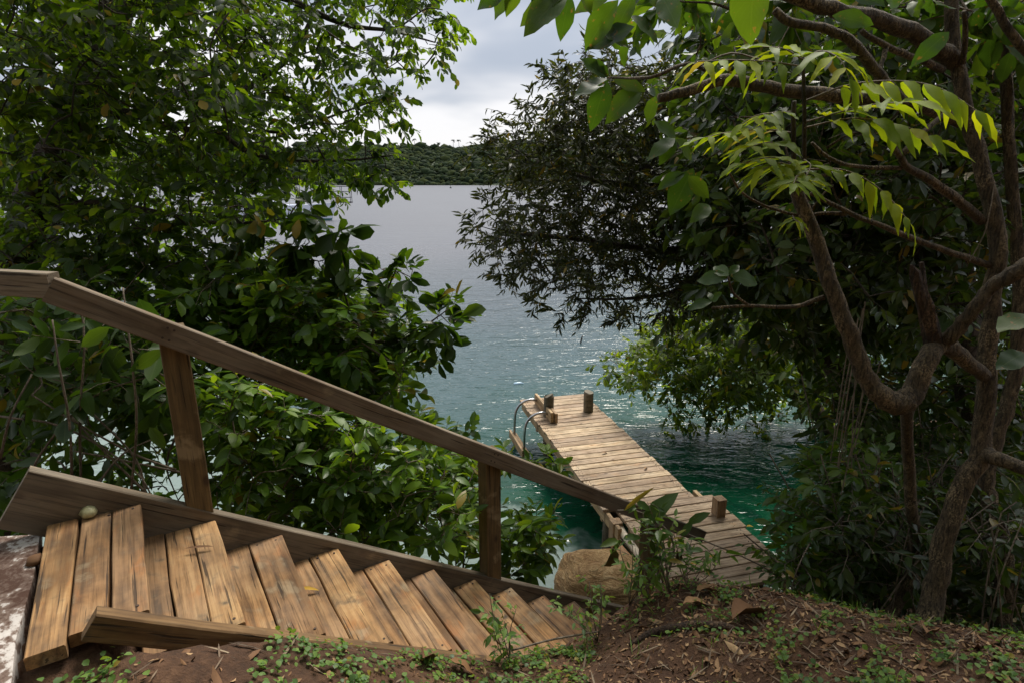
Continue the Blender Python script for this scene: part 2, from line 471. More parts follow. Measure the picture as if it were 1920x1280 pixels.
# ------------------------------------------------------------------ ground
CTRL = np.array([
    (0, 0, -1.50), (-1.5, .5, -1.37), (1.5, .5, -1.47), (3, .3, -1.4), (-3, 1, -1.36), (-2.3, 1.7, -1.37), (-1.5, 1.3, -1.40),
    (-1.07, 1.40, -1.315), (-.85, 1.55, -1.44), (-.62, 1.69, -1.575), (-.3, 1.92, -1.84), (.02, 2.14, -2.07), (.437, 2.46, -2.10), (-.5, 1, -1.50), (0, 1.3, -1.66), (.5, 1.7, -1.83),
    (.88, 2.55, -1.98), (1.455, 2.22, -1.86), (1.87, 1.79, -1.66), (1.2, 1.4, -1.64), (2.6, 1.7, -1.62), (4, 1.6, -1.5), (6, 1.5, -1.3),
    (.9, 3.1, -2.65), (1.0, 3.8, -3.55), (.45, 3.4, -3.1), (.2, 4.2, -3.95), (1.8, 2.9, -2.7), (2.5, 3.9, -3.75), (2.4, 2.4, -2.3), (3.4, 2.8, -2.9), (3.6, 4.4, -4.1),
    (1.6, 4.4, -3.95), (2.4, 4.7, -4.0), (5, 4.5, -3.8), (5, 6.5, -4.6), (7, 6, -3.9), (7, 8.5, -4.25), (6.6, 10, -4.25), (7, 11.5, -4.7), (10, 8, -3.4), (10, 11, -4.0),
    (-1.9, 2.2, -1.62), (-1.2, 2.7, -2.3), (-.6, 3.2, -2.8), (-.2, 3.9, -3.6), (-1.6, 3.5, -2.9), (-3, 2.6, -2.1), (-3, 4.2, -3.4), (-5, 2, -1.6), (-5, 4, -3.2), (-5, 5.6, -4.4),
    (-8, 4, -2.8), (-8, 6.5, -4.5), (-1.5, 4.9, -4.3), (.5, 5.2, -4.4), (1.5, 5.6, -4.6), (3.0, 6.0, -4.6), (-14, 6, -3.5), (-14, 9, -4.8), (16, 9, -3), (16, 13, -4.6),
    (-1, 7, -5.4), (3, 8.5, -5.6), (8, 12, -6), (-6, 9, -6), (0, 12, -7.5), (20, 18, -7), (-20, 16, -7), (0, 25, -9), (30, 30, -9), (-30, 30, -9),
    (0, -2.5, -.7), (4, -2.5, -.3), (-4, -2.5, -.3), (0, -7, 3.2), (-10, -7, 3.5), (10, -7, 3.5), (0, -25, 16), (-30, -20, 14), (30, -20, 14), (-30, 2, 0), (30, 5, 0)])  # unseen slope behind the camera, made steep to block low sky light
def _phi(r): return np.sqrt(r * r + 0.04)
def _fit():
    n = len(CTRL)
    X = CTRL[:, :2]
    A = _phi(np.linalg.norm(X[:, None] - X[None], axis=2)) + np.eye(n) * -0.02
    P = np.hstack([np.ones((n, 1)), X])
    K = np.zeros((n + 3, n + 3)); K[:n, :n] = A; K[:n, n:] = P; K[n:, :n] = P.T
    return np.linalg.solve(K, np.concatenate([CTRL[:, 2], np.zeros(3)]))
_w = _fit()
def ground_z(x, y, rough=True):
    x = np.asarray(x, float); y = np.asarray(y, float)
    sh = x.shape
    Q = np.stack([x.ravel(), y.ravel()], 1)
    out = np.empty(len(Q))
    for i in range(0, len(Q), 20000):
        q = Q[i:i + 20000]
        R = _phi(np.linalg.norm(q[:, None] - CTRL[None, :, :2], axis=2))
        out[i:i + 20000] = R @ _w[:-3] + _w[-3] + q @ _w[-2:]
    z = out.reshape(sh) + CAMZ
    if rough:
        z = z + (vnoise(x * 2.3, y * 2.3, 1) - .5) * .10 + (vnoise(x * 6, y * 6, 2) - .5) * .045 + (vnoise(x * 17, y * 17, 3) - .5) * .016
    # cutting for the stairs
    rx, ry = x - S0[0], y - S0[1]
    s = rx * SD[0] + ry * SD[1]
    c = rx * SN[0] + ry * SN[1]
    lim = S0[2] - np.maximum(s, 0) / RUN * RISE - 0.27
    lim = np.where(s < -.10, S0[2] - 0.10, lim)
    inside = (s > -0.34) & (s < 3.9)
    wfar = np.clip((c + 0.25) / 0.2, 0, 1)
    wnear = np.clip((0.815 - c) / 0.03, 0, 1)
    wt = np.where(inside, np.minimum(wfar, wnear), 0)
    fill = np.where(s < 1.9, lim + .03, np.minimum(z, lim))
    z = np.where(wt > 0, z * (1 - wt) + fill * wt, z)
    # below the jetty
    ra, rb = (x - J0[0]) * JA[0] + (y - J0[1]) * JA[1], (x - J0[0]) * JB[0] + (y - J0[1]) * JB[1]
    uj = (ra > 0) & (ra < 5.25) & (rb > -0.15) & (rb < 1.6)
    z = np.where(uj, np.minimum(z, JZ - 0.14), z)
    return np.maximum(z, -3.5)
def ground_n(x, y):
    e = 0.04
    gx = (ground_z(x + e, y) - ground_z(x - e, y)) / (2 * e)
    gy = (ground_z(x, y + e) - ground_z(x, y - e)) / (2 * e)
    n = np.stack([-gx, -gy, np.ones_like(gx)], -1)
    return n / np.linalg.norm(n, axis=-1)[..., None]

def build_ground():
    xs = np.concatenate([np.linspace(-60, -9, 18), np.arange(-8.5, -3, .25), np.arange(-3, 4, .045), np.arange(4, 12, .25), np.linspace(12.5, 60, 16)])
    ys = np.concatenate([np.linspace(-50, -4, 14), np.arange(-3.5, 0.4, .25), np.arange(.4, 6.2, .045), np.arange(6.2, 14, .3), np.linspace(14.5, 40, 10)])
    X, Y = np.meshgrid(xs, ys)
    Z = ground_z(X, Y)
    V = np.stack([X.ravel(), Y.ravel(), Z.ravel()], 1)
    nx, ny = len(xs), len(ys)
    i = np.arange(nx * ny).reshape(ny, nx)
    F = np.stack([i[:-1, :-1].ravel(), i[:-1, 1:].ravel(), i[1:, 1:].ravel(), i[1:, :-1].ravel()], 1)
    m, N = new_mat('red_soil')
    pos = N.n('ShaderNodeNewGeometry').outputs['Position']
    n1 = N.noise(pos, 2.2, 5, 0.6, 0.4); n2 = N.noise(pos, 22, 6, 0.65); n3 = N.noise(pos, 90, 4, 0.6)
    f = N.math('ADD', N.math('MULTIPLY', n1, 0.4), N.math('ADD', N.math('MULTIPLY', n2, 0.4), N.math('MULTIPLY', n3, 0.2)))
    c = N.ramp(f, [(0.32, (0.022, 0.010, 0.005)), (0.5, (0.080, 0.038, 0.018)), (0.68, (0.17, 0.09, 0.045))])
    h = N.math('ADD', N.math('MULTIPLY', n2, 1.0), N.math('MULTIPLY', n3, 0.5))
    N.surf(N.n('ShaderNodeBsdfPrincipled', {'Base Color': c, 'Roughness': 0.95, 'Normal': N.bump(h, 0.9, 0.02)}).outputs[0])
    o = link('ground', mesh_np('ground', V, F, m, True))
    tag(o, 'red-brown soil bank falling to the water', kind='structure')
build_ground()

# ------------------------------------------------------------------ water
def build_water():
    xs = np.concatenate([[-3000, -1200, -500, -200, -80], np.linspace(-40, 40, 41), [80, 200, 500, 1200, 3000]])
    ys = np.concatenate([np.linspace(2.0, 42, 41), [60, 100, 200, 400, 800, 1500, 3000]])
    X, Y = np.meshgrid(xs, ys)
    V = np.stack([X.ravel(), Y.ravel(), np.zeros(X.size)], 1)
    nx, ny = len(xs), len(ys)
    i = np.arange(nx * ny).reshape(ny, nx)
    F = np.stack([i[:-1, :-1].ravel(), i[:-1, 1:].ravel(), i[1:, 1:].ravel(), i[1:, :-1].ravel()], 1)
    m, N = new_mat('sea_water')
    pos = N.n('ShaderNodeNewGeometry').outputs['Position']
    sp = N.n('ShaderNodeSeparateXYZ', {'Vector': pos})
    wob = N.noise(pos, 0.35, 3, 0.5)
    # the sea floor drops away from the bank: green shallows, then blue-green, then pale grey: sky reflection painted into the far colour
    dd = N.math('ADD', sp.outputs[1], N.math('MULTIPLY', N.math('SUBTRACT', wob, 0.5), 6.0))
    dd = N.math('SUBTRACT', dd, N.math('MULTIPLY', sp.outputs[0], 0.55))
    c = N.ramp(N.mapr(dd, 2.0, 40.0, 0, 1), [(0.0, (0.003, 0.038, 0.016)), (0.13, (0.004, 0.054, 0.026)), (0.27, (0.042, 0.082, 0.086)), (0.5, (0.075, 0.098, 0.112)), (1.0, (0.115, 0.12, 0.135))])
    bed = N.noise(pos, 1.3, 4, 0.6, 0.6)
    bmask = N.mapr(dd, 5.0, 11.0, 1.0, 0.0)
    c = N.mix(N.math('MULTIPLY', N.mapr(bed, 0.48, 0.62, 0, 0.75, True), bmask), c, (0.003, 0.020, 0.014))
    # pale sand under the shallows left of the jetty
    sh = N.math('ADD', N.math('ADD', sp.outputs[1], N.math('MULTIPLY', sp.outputs[0], 0.9)), N.math('MULTIPLY', N.math('SUBTRACT', N.noise(pos, 1.6, 4, 0.6, 0.5), 0.5), 2.6))
    c = N.mix(N.mapr(sh, 6.8, 7.5, 0.85, 0.0, True), c, (0.20, 0.255, 0.235))
    # wind ripples: two trains crossing, plus chop
    def train(rot, sx, sy, sc, det, dist):
        v = N.mapping(pos, (sx, sy, 1), (0, 0, rot))
        return N.noise(v, sc, det, 0.5, dist)
    def ridge(v): return N.math('SUBTRACT', 1.0, N.math('ABSOLUTE', N.math('SUBTRACT', N.math('MULTIPLY', v, 2.0), 1.0)))
    a = ridge(train(math.radians(30), 0.42, 1.0, 5.2, 2, 0.5))
    b_ = train(math.radians(-24), 0.5, 1.0, 1.5, 2, 0.8)
    c_ = ridge(train(math.radians(-14), 0.6, 1.0, 10.0, 2, 0.3))
    calm = N.mapr(N.noise(N.mapping(pos, (1, 0.5, 1)), 0.09, 2), 0.35, 0.65, 0.7, 1.15)
    near = N.math('MULTIPLY', N.mapr(sp.outputs[1], 5.5, 10.0, 0.35, 1.0), N.mapr(sp.outputs[1], 12.0, 90.0, 1.0, 0.7))
    h = N.math('ADD', N.math('MULTIPLY', a, 0.26), N.math('ADD', N.math('MULTIPLY', b_, 0.8), N.math('MULTIPLY', c_, 0.07)))
    h = N.math('MULTIPLY', h, N.math('MULTIPLY', calm, near))
    nb = N.bump(h, 1.0, 0.12)
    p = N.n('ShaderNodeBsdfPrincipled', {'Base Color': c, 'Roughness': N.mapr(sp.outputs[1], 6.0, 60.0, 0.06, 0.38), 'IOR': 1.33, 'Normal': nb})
    N.surf(p.outputs[0])
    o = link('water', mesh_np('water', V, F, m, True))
    tag(o, 'rippled blue-green bay', kind='structure')
build_water()

# ------------------------------------------------------------------ far hill with forest and palms
def hill_h(x, y):
    """height of the far shore: 0 at the waterline"""
    t = np.clip((y - 590 - (vnoise(x / 90, x * 0, 5) - .5) * 30) / 120, 0, 1)
    ridge = 46 + 4 * np.sin(x / 85.0 + 0.6) + 6 * (vnoise(x / 60, x * 0 + 3, 7) - .5)
    return ridge * (t ** 0.75) * (1 - .15 * t) * 1.08
def build_hill():
    xs = np.linspace(-1300, 1100, 161); ys = np.concatenate([np.linspace(575, 740, 34), [800, 900, 1100]])
    X, Y = np.meshgrid(xs, ys); Z = hill_h(X, Y) - 0.5
    V = np.stack([X.ravel(), Y.ravel(), Z.ravel()], 1)
    nx, ny = len(xs), len(ys); i = np.arange(nx * ny).reshape(ny, nx)
    F = np.stack([i[:-1, :-1].ravel(), i[:-1, 1:].ravel(), i[1:, 1:].ravel(), i[1:, :-1].ravel()], 1)
    o = link('hill', mesh_np('hill', V, F, plain_mat('hill_soil', (0.03, 0.045, 0.02), 0.9, 0, 0.3, 0.05), True))
    tag(o, 'wooded hill across the bay', kind='structure')
    # crowns, one mass
    t = (1 + 5 ** .5) / 2
    ico = np.array([(-1, t, 0), (1, t, 0), (-1, -t, 0), (1, -t, 0), (0, -1, t), (0, 1, t), (0, -1, -t), (0, 1, -t), (t, 0, -1), (t, 0, 1), (-t, 0, -1), (-t, 0, 1)]) / math.sqrt(1 + t * t)
    IF = np.array([(0, 11, 5), (0, 5, 1), (0, 1, 7), (0, 7, 10), (0, 10, 11), (1, 5, 9), (5, 11, 4), (11, 10, 2), (10, 7, 6), (7, 1, 8), (3, 9, 4), (3, 4, 2), (3, 2, 6), (3, 6, 8), (3, 8, 9), (4, 9, 5), (2, 4, 11), (6, 2, 10), (8, 6, 7), (9, 8, 1)])
    S = np.array(ico); FF = IF
    r = np.random.default_rng(3)
    n1, n2 = 13000, 1300
    xo = r.uniform(-900, 700, n2); xo = np.where((xo > -240) & (xo < 120), xo - 420, xo)
    x = np.concatenate([r.uniform(-240, 120, n1), xo])
    y = np.concatenate([585 + 150 * r.random(n1) ** 1.0, 585 + 150 * r.random(n2)])
    sz = np.concatenate([r.lognormal(math.log(1.05), .5, n1), r.uniform(4, 7, n2)])
    z = hill_h(x, y) + sz * .45
    n = len(x)
    D = 1 + (r.random((n, len(S))) - .5) * .7
    V = S[None] * D[..., None] * sz[:, None, None] * np.array([1.25, 1.25, .95])
    V = V + np.stack([x, y, z], 1)[:, None]
    F = (FF[None] + (np.arange(n) * len(S))[:, None, None]).reshape(-1, 3)
    lv = np.repeat(r.random(n), len(FF))
    m = leaf_mat('leaf_far_forest', (0.026, 0.040, 0.016), (0.03, 0.045, 0.012), 0.10, 0.9, var=0.5, spec=0.1, rib=0.0, old=0.0)
    o = link('far_forest', mesh_np('far_forest', V.reshape(-1, 3), F, m, True, None, {'lv': lv}))
    tag(o, 'dense green woodland covering the far hillside', 'woodland', kind='stuff')
    # palms standing up along the ridge
    for k, (px, hgt, lab) in enumerate([(786, 7.5, 'lone palm standing left on the far ridge'), (855, 8.5, 'left palm of the pair on the far ridge'),
                                        (865, 8.0, 'right palm of the pair on the far ridge'), (829, 5.5, 'short palm left of the pair on the far ridge')]):
        Y = 700.0; hgt += 4
        X = (px - 960) / FPX * Y / CP * 0.965
        z0 = float(hill_h(np.array([X]), np.array([Y]))[0])
        root = empty('palm_tree', (X, Y, z0), lab, 'palm tree', 'palms on the far ridge')
        tb = MB(); tb.tube(smooth_path([(X, Y, z0 - 1), (X + .3, Y, z0 + hgt * .5), (X + .2, Y, z0 + hgt)], 3), np.linspace(.3, .18, 7), 6)
        link('trunk', tb.mesh('palm_trunk', B['dark']), root)
        fb = MB()
        for q in range(13):
            a = q / 13 * 6.283 + r.random() * .3; el = r.uniform(-.3, .8)
            d = np.array([math.cos(a), math.sin(a), 0]); s_ = np.array([-math.sin(a), math.cos(a), 0])
            c0 = np.array([X + .2, Y, z0 + hgt])
            pts = [c0 + d * u * 3.0 + UP * (math.sin(el) * 3.0 * u - 2.2 * u * u) for u in (0, .35, .7, 1)]
            wd = [.25, .75, .6, .08]
            VV = [p + sg * s_ * w - UP * abs(sg) * .25 * w for p, w in zip(pts, wd) for sg in (-1, 0, 1)]
            fb.add(VV, [(i * 3 + j, i * 3 + j + 1, i * 3 + j + 4, i * 3 + j + 3) for i in range(3) for j in (0, 1)])
        link('crown', fb.mesh('palm_crown', m), root)
build_hill()

# ------------------------------------------------------------------ timber
def basis(o, X, Y, Z):
    m = Matrix.Identity(4)
    for i in range(3):
        m[i][0], m[i][1], m[i][2], m[i][3] = float(X[i]), float(Y[i]), float(Z[i]), float(o[i])
    return m
def plank_mesh(name, L_, w, t, mat, seed=0, wob=0.002, bev=0.004, nseg=4, cut=0.0):
    """board along local x, centred in y, top at z=0; edges eased and slightly uneven"""
    r = np.random.default_rng(seed)
    prof = [(-w / 2, -t), (w / 2, -t), (w / 2, -bev), (w / 2 - bev, 0), (-w / 2 + bev, 0), (-w / 2, -bev)]
    V, F = [], []
    cup = r.uniform(-.5, .8) * wob
    for i in range(nseg + 1):
        x = L_ * i / nseg
        dy1, dy2 = r.normal(0, wob, 2)
        dz = r.normal(0, wob * .5)
        for (y, z) in prof:
            xx = x + (cut * y / w if i in (0, nseg) else 0) + (r.normal(0, wob * .6) if i in (0, nseg) else 0)
            V.append((xx, y + (dy1 if y < 0 else dy2), z + dz + (cup if abs(y) > w * .4 and z > -bev * 2 else 0)))
    k = len(prof)
    for i in range(nseg):
        for j in range(k):
            a, b = i * k + j, i * k + (j + 1) % k
            F.append((a, a + k, b + k, b))
    F.append(tuple(range(k))); F.append(tuple(range(nseg * k, nseg * k + k))[::-1])
    F = [f[::-1] for f in F]
    return mesh_np(name, np.array(V), F, mat)
def board(name, p0, p1, w, t, zdir, mat, parent, seed=0, wob=0.002, bev=0.004, cut=0.0, nseg=4):
    """board whose top-face centre line runs p0->p1, width w across, thickness t below, zdir = face normal"""
    p0, p1 = np.array(p0, float), np.array(p1, float)
    X = p1 - p0; L_ = np.linalg.norm(X); X /= L_
    Z = np.array(zdir, float); Z -= X * np.dot(X, Z); Z /= np.linalg.norm(Z)
    Y = np.cross(Z, X)
    return link(name, plank_mesh(name, L_, w, t, mat, seed, wob, bev, nseg, cut), parent, basis(p0, X, Y, Z))

# ------------------------------------------------------------------ staircase
def build_stairs():
    root = empty('wooden_staircase', st(0, SW / 2, -0.1), 'weathered timber plank staircase descending the bank to the jetty', 'staircase')
    CN = SW - 0.036
    sd = 0
    def tread(s0, s1, c0, c1, z, seed):
        j = rng.normal(0, .003, 3)
        mid = (s0 + s1) / 2
        board('tread_plank', st(mid, c0 + j[0], z + j[1]), st(mid + j[2], c1, z - j[1] * .5), s1 - s0, 0.042, UP, M['tread'], root, seed, 0.0018)
    # landing: three boards, the first two run out past the near stringer
    for i, ext in enumerate((-0.004, 0.0, 0.0)):
        s0 = -0.305 + i * 0.1025
        tread(s0, s0 + 0.0965, 0.008, SW + ext - (0 if i < 1 else 0.040), 0, 10 + i)
    zz = -RISE
    for i in range(3):
        s1 = RUN - (2 - i) * 0.101
        tread(s1 - 0.096, s1, 0.006, CN - .004, zz + 0.001 * i, 20 + i)
    for k in range(2, 15):
        s1 = RUN * k
        wide = 0.140
        tread(s1 - wide, s1, 0.006, CN - .004, -RISE * k, 30 + k * 2)
        tread(s1 - wide - 0.007 - 0.138, s1 - wide - 0.007, 0.006, CN - .004, -RISE * k - 0.002, 31 + k * 2)
    # stringers: boards on edge carrying the treads
    slope = SD * RUN - UP * RISE; sl = slope / np.linalg.norm(slope)
    nrm = np.cross(SN, sl); nrm *= np.sign(nrm[2])
    dep = 0.235
    off = nrm * (0.026 - dep / 2)
    a, b = st(-0.345, 0.0), st(RUN * 14.6, 0.0)
    p0 = st(0, 0) + sl * (-0.40) + off; p1 = st(0, 0) + sl * (4.45) + off
    board('stringer', p0, p1, dep, 0.045, SN, M['stringer'], root, 101, 0.0015, 0.004)
    depn = 0.09; offn = nrm * (-0.010 - depn / 2)
    q0 = st(0, CN) + sl * (-0.14) + offn; q1 = st(0, CN) + sl * (1.05) + offn; q2 = st(0, CN) + sl * 4.4 + offn
    board('stringer', q0 + SN * .045, q1 + SN * .045, depn, 0.045, SN, M['stringer_near'], root, 102, 0.002, 0.005)
    board('stringer', q1 + sl * .004 + SN * .049, q2 + SN * .049, depn, 0.045, SN, M['stringer_near'], root, 103, 0.002, 0.005)
    # short packer board sticking out under the near stringer
    c0 = st(0.72, CN + .06, -0.58)
    board('packer', c0 - SD * .08, c0 + SD * .12 - UP * .02, .09, .03, UP, M['stringer_near'], root, 104)
    nb = MB()
    for k in range(0, 15):
        for c in (0.035, CN - 0.04):
            for ds in (0.03, 0.11):
                p = st(RUN * k - ds, c + rng.normal(0, .004), -RISE * k + .0008)
                nb.tube([p - UP * .004, p + UP * .0012], .0052, 7)
    tag(link('nail_head', nb.mesh('stair_nails', M['nail']), root), kind='stuff')
build_stairs()

# ------------------------------------------------------------------ handrail
def build_handrail():
    K = np.array([-1.615, 2.03, CAMZ - .315])
    E = np.array([1.54, 4.075, CAMZ - 2.675])
    d = (E - K) / np.linalg.norm(E - K)
    dh = np.array([d[0], d[1], 0]); dh /= np.linalg.norm(dh)
    side = np.array([dh[1], -dh[0], 0])        # towards the camera
    root = empty('handrail', st(RUN * 1.35, -.08, -RISE * 1.35), 'long sloping timber handrail on square posts along the stairs', 'handrail')
    nrm = np.cross(side, d); nrm *= np.sign(nrm[2])
    hgt = 0.094
    off = -nrm * hgt / 2
    board('rail', K + off + d * .02, E + off, hgt, 0.045, side, M['rail'], root, 201, 0.0012, 0.004, nseg=8)
    lv = np.array([-.965, .262, 0]); ls = np.array([-lv[1], lv[0], 0]); ls *= -np.sign(ls[1])
    k0 = K - UP * .045 - d * .005
    board('rail', k0 + lv * 1.6, k0 + ls * .0, 0.090, 0.045, ls, M['rail'], root, 202, 0.0012, 0.004)
    for i, k in enumerate((1.347, 7.12, 12.5)):
        f = k / 14.63
        top = K + (E - K) * f - UP * .035 - side * 0.047
        x, y = top[0], top[1]
        bot = np.array([x, y, S0[2] - k * RISE - .32])
        mt = plank_mesh('post', top[2] - bot[2], 0.098, 0.098, M['post'], 210 + i, .0012, .004, 2)
        # local x up; faces square to the stairs
        link('post', mt, root, basis(bot - side * 0.0, UP, np.cross(side, UP), side))
    # block and far post on the level run
    nb = MB()
    for f in (.0915, .097, .484, .49, .85, .856):
        for v in (.25, .7):
            p = K + (E - K) * f - nrm * hgt * v + side * .0008
            nb.tube([p - side * .004, p + side * .0012], .005, 7)
    tag(link('nail_head', nb.mesh('rail_nails', M['nail']), root), kind='stuff')
build_handrail()

# ------------------------------------------------------------------ jetty
def build_jetty():
    root = empty('wooden_jetty', jt(2.6, .55, -.7), 'pale plank jetty on round piles reaching out over green water', 'jetty')
    pitch = 0.1435
    n = 26
    r = np.random.default_rng(5)
    for i in range(n):
        a = (i + .5) * pitch
        l, rr = -.05 + r.normal(0, .008), 1.15 + r.normal(0, .008)
        board('deck_plank', jt(a, l, r.normal(0, .002)), jt(a, rr, r.normal(0, .002)), pitch - .014 + r.normal(0, .002), .035, UP, M['deck'], root, 300 + i, .0016)
    for i in range(11):
        a = (n + i + .5) * pitch + .004
        l = (.075 if i > 2 else .085) + r.normal(0, .008); rr = 1.37 + r.normal(0, .010) - i * .006
        board('deck_plank', jt(a, l, .006 + r.normal(0, .002)), jt(a, rr, .006 + r.normal(0, .002)), pitch - .014, .035, UP, M['deck'], root, 350 + i, .0016)
    # edge bearers and cross heads under the boards
    for b_ in (.0, 1.08):
        board('bearer', jt(.02, b_, -.037), jt(n * pitch + .35, b_, -.037), .05, .14, UP, M['block'], root, 370 + int(b_ * 10))
    board('bearer', jt(n * pitch - .2, 1.27, -.033), jt(5.3, 1.22, -.033), .05, .14, UP, M['block'], root, 383)
    board('bearer', jt(n * pitch + .34, .13, -.033), jt(5.3, .13, -.033), .05, .14, UP, M['block'], root, 384)
    for a in (.85, 3.6):
        board('cross_head', jt(a - .11, .03, -.18), jt(a - .11, 1.1, -.18), .05, .12, UP, M['block'], root, 390 + int(a))
    # round piles
    for a, b_, top in ((.85, .20, .36), (.82, .91, .35), (3.55, .12, -.18), (3.6, 1.0, -.18), (5.0, .4, -.18), (5.0, 1.1, -.18)):
        P = jt(a, b_)
        gz = float(ground_z(np.array([P[0]]), np.array([P[1]]))[0])
        mb = MB()
        zs = [P[2] + top - .012, P[2] + top, P[2] + top]
        pts = [(P[0], P[1], gz - .2)] + [(P[0] + r.normal(0, .003), P[1] + r.normal(0, .003), z) for z in np.linspace(gz * .5, P[2] + top - .012, 5)] + [(P[0], P[1], P[2] + top)]
        mb.tube(pts, [.086, .085, .084, .083, .083, .082, .074], 18, True, .012, int(a * 100))
        o = link('pile', mb.mesh('pile', M['pile'], False), root)
    # square posts standing through the wide part
    mt = plank_mesh('post', .44, .115, .115, M['block'], 395, .001, .004, 2)
    p = jt(4.16, 1.19, -.22)
    link('post', mt, root, basis(p + JA * .057, UP, JB, JA))
    p = jt(3.93, .02, -.30)
    mt = plank_mesh('post', .27, .12, .12, M['block'], 396, .001, .004, 2)
    link('post', mt, root, basis(p + JA * .06, UP, JB, JA))
    nb = MB()
    for i in range(n + 11):
        a = (i + .5) * pitch
        for b_ in ((.0, .035, 1.08, 1.1) if i < n else (.13, .16, 1.24, 1.21)):
            for da in (-.035, .035):
                q = jt(a + da + r.normal(0, .006), b_ + r.normal(0, .006), .004 + (.006 if i >= n else 0))
                nb.tube([q - UP * .006, q], .0055, 5)
    tag(link('nail_head', nb.mesh('jetty_nails', M['nail']), root), kind='stuff')

    lad = empty('swim_ladder', jt(.65, -.2, -.3), 'bent steel swim ladder with timber step hung on the jetty edge', 'ladder')
    board('mounting_board', jt(.25, .165, .185), jt(1.16, .165, .185), .045, .17, UP, M['block'], lad, 401)
    board('mounting_board', jt(.50, .222, .175), jt(1.19, .222, .175), .045, .16, UP, M['block'], lad, 402)
    for a in (.36, .97):
        pts = [jt(a, .14, .10), jt(a, .06, .125), jt(a, -.06, .105), jt(a, -.17, .03), jt(a, -.225, -.09), jt(a, -.24, -.25), jt(a, -.245, -.55), jt(a, -.245, -1.2)]
        P = smooth_path(pts, 5)
        mb = MB(); mb.tube(P, .021, 10)
        link('tube', mb.mesh('ladder_tube', M['steel'], True), lad)
    for z in (-.50, -.80):
        board('step', jt(.27, -.235, z), jt(1.08, -.235, z), .10, .045, UP, M['block'], lad, 405)
    board('step_edge', jt(.25, -.295, -.44), jt(1.10, -.295, -.44), .035, .13, UP, M['block'], lad, 407)
build_jetty()

# ------------------------------------------------------------------ boulder and poles at the foot of the bank
def build_boulder():
    c = np.array([.93, 5.05, .34])
    nu, nv = 80, 44
    V, F = [], []
    for j in range(nv + 1):
        th = math.pi * j / nv
        for i in range(nu):
            a = 2 * math.pi * i / nu
            d = np.array([math.sin(th) * math.cos(a), math.sin(th) * math.sin(a), math.cos(th)])
            e = np.sign(d) * np.abs(d) ** .78
            p = e * np.array([.58, .48, .40])
            def n3(q, f, sd): return float(vnoise(np.array([q[0] * f + 11.3]), np.array([q[1] * f + q[2] * f * .7]), sd)[0] + vnoise(np.array([q[2] * f - 3.1]), np.array([q[0] * f * .6 - q[1] * f]), sd + 1)[0] - 1)
            lay = p[2] * 1.0 + p[0] * .45 + n3(p, 3, 5) * .12
            step = abs((lay * 9) % 1 - .5)
            p = p * (1 + n3(p, 2.6, 9) * .24 + n3(p, 8, 14) * .06 + n3(p, 20, 17) * .025 + (step - .25) * .05)
            p[2] += p[0] * -.12
            V.append(c + p)
    for j in range(nv):
        for i in range(nu):
            a = j * nu + i; b = j * nu + (i + 1) % nu
            F.append((a, a + nu, b + nu, b))
    m, N = new_mat('tan_rock')
    pos = N.n('ShaderNodeNewGeometry').outputs['Position']
    w = N.noise(pos, 2.5, 3)
    lay = N.noise(N.mapping(pos, (3, 3, 30), (0.35, 0.2, 0)), 1.6, 6, 0.65, 1.0)
    fine = N.noise(pos, 45, 4, 0.6)
    f = N.math('ADD', N.math('MULTIPLY', lay, .65), N.math('ADD', N.math('MULTIPLY', fine, .2), N.math('MULTIPLY', w, .2)))
    cc = N.ramp(f, [(0.33, (0.09, 0.045, 0.015)), (0.45, (0.34, 0.19, 0.075)), (0.57, (0.54, 0.34, 0.15)), (0.72, (0.68, 0.50, 0.28))])
    h = N.math('ADD', lay, N.math('MULTIPLY', fine, .35))
    N.surf(N.n('ShaderNodeBsdfPrincipled', {'Base Color': cc, 'Roughness': .9, 'Normal': N.bump(h, 1.0, .07)}).outputs[0])
    o = link('boulder', mesh_np('boulder', np.array(V) - c, F, m, True), None, Matrix.Translation(Vector(c)))
    tag(o, 'big tan weathered boulder with fine grain beside the jetty foot', 'boulder')
    def pole(name, p0, p1, r_, mat, label, seed):
        p0, p1 = np.array(p0), np.array(p1)
        P = [p0 + (p1 - p0) * t + rng.normal(0, .006, 3) for t in np.linspace(0, 1, 7)]
        mb = MB(); mb.tube(smooth_path(P, 2), r_, 10, True, .05, seed)
        tag(link(name, mb.mesh(name, mat, True)), label, 'pole')
    pole('timber_pole', (1.23, 5.97, JZ - .12), (1.43, 4.86, JZ - .06), .042, M['pale_pole'], 'pale barkless pole lying along the left side of the jetty', 3)
    pole('timber_pole', (1.12, 5.62, JZ - .10), (1.33, 4.85, JZ - .05), .055, M['orange_pole'], 'thick orange-brown pole lying on the tan boulder', 4)
build_boulder()

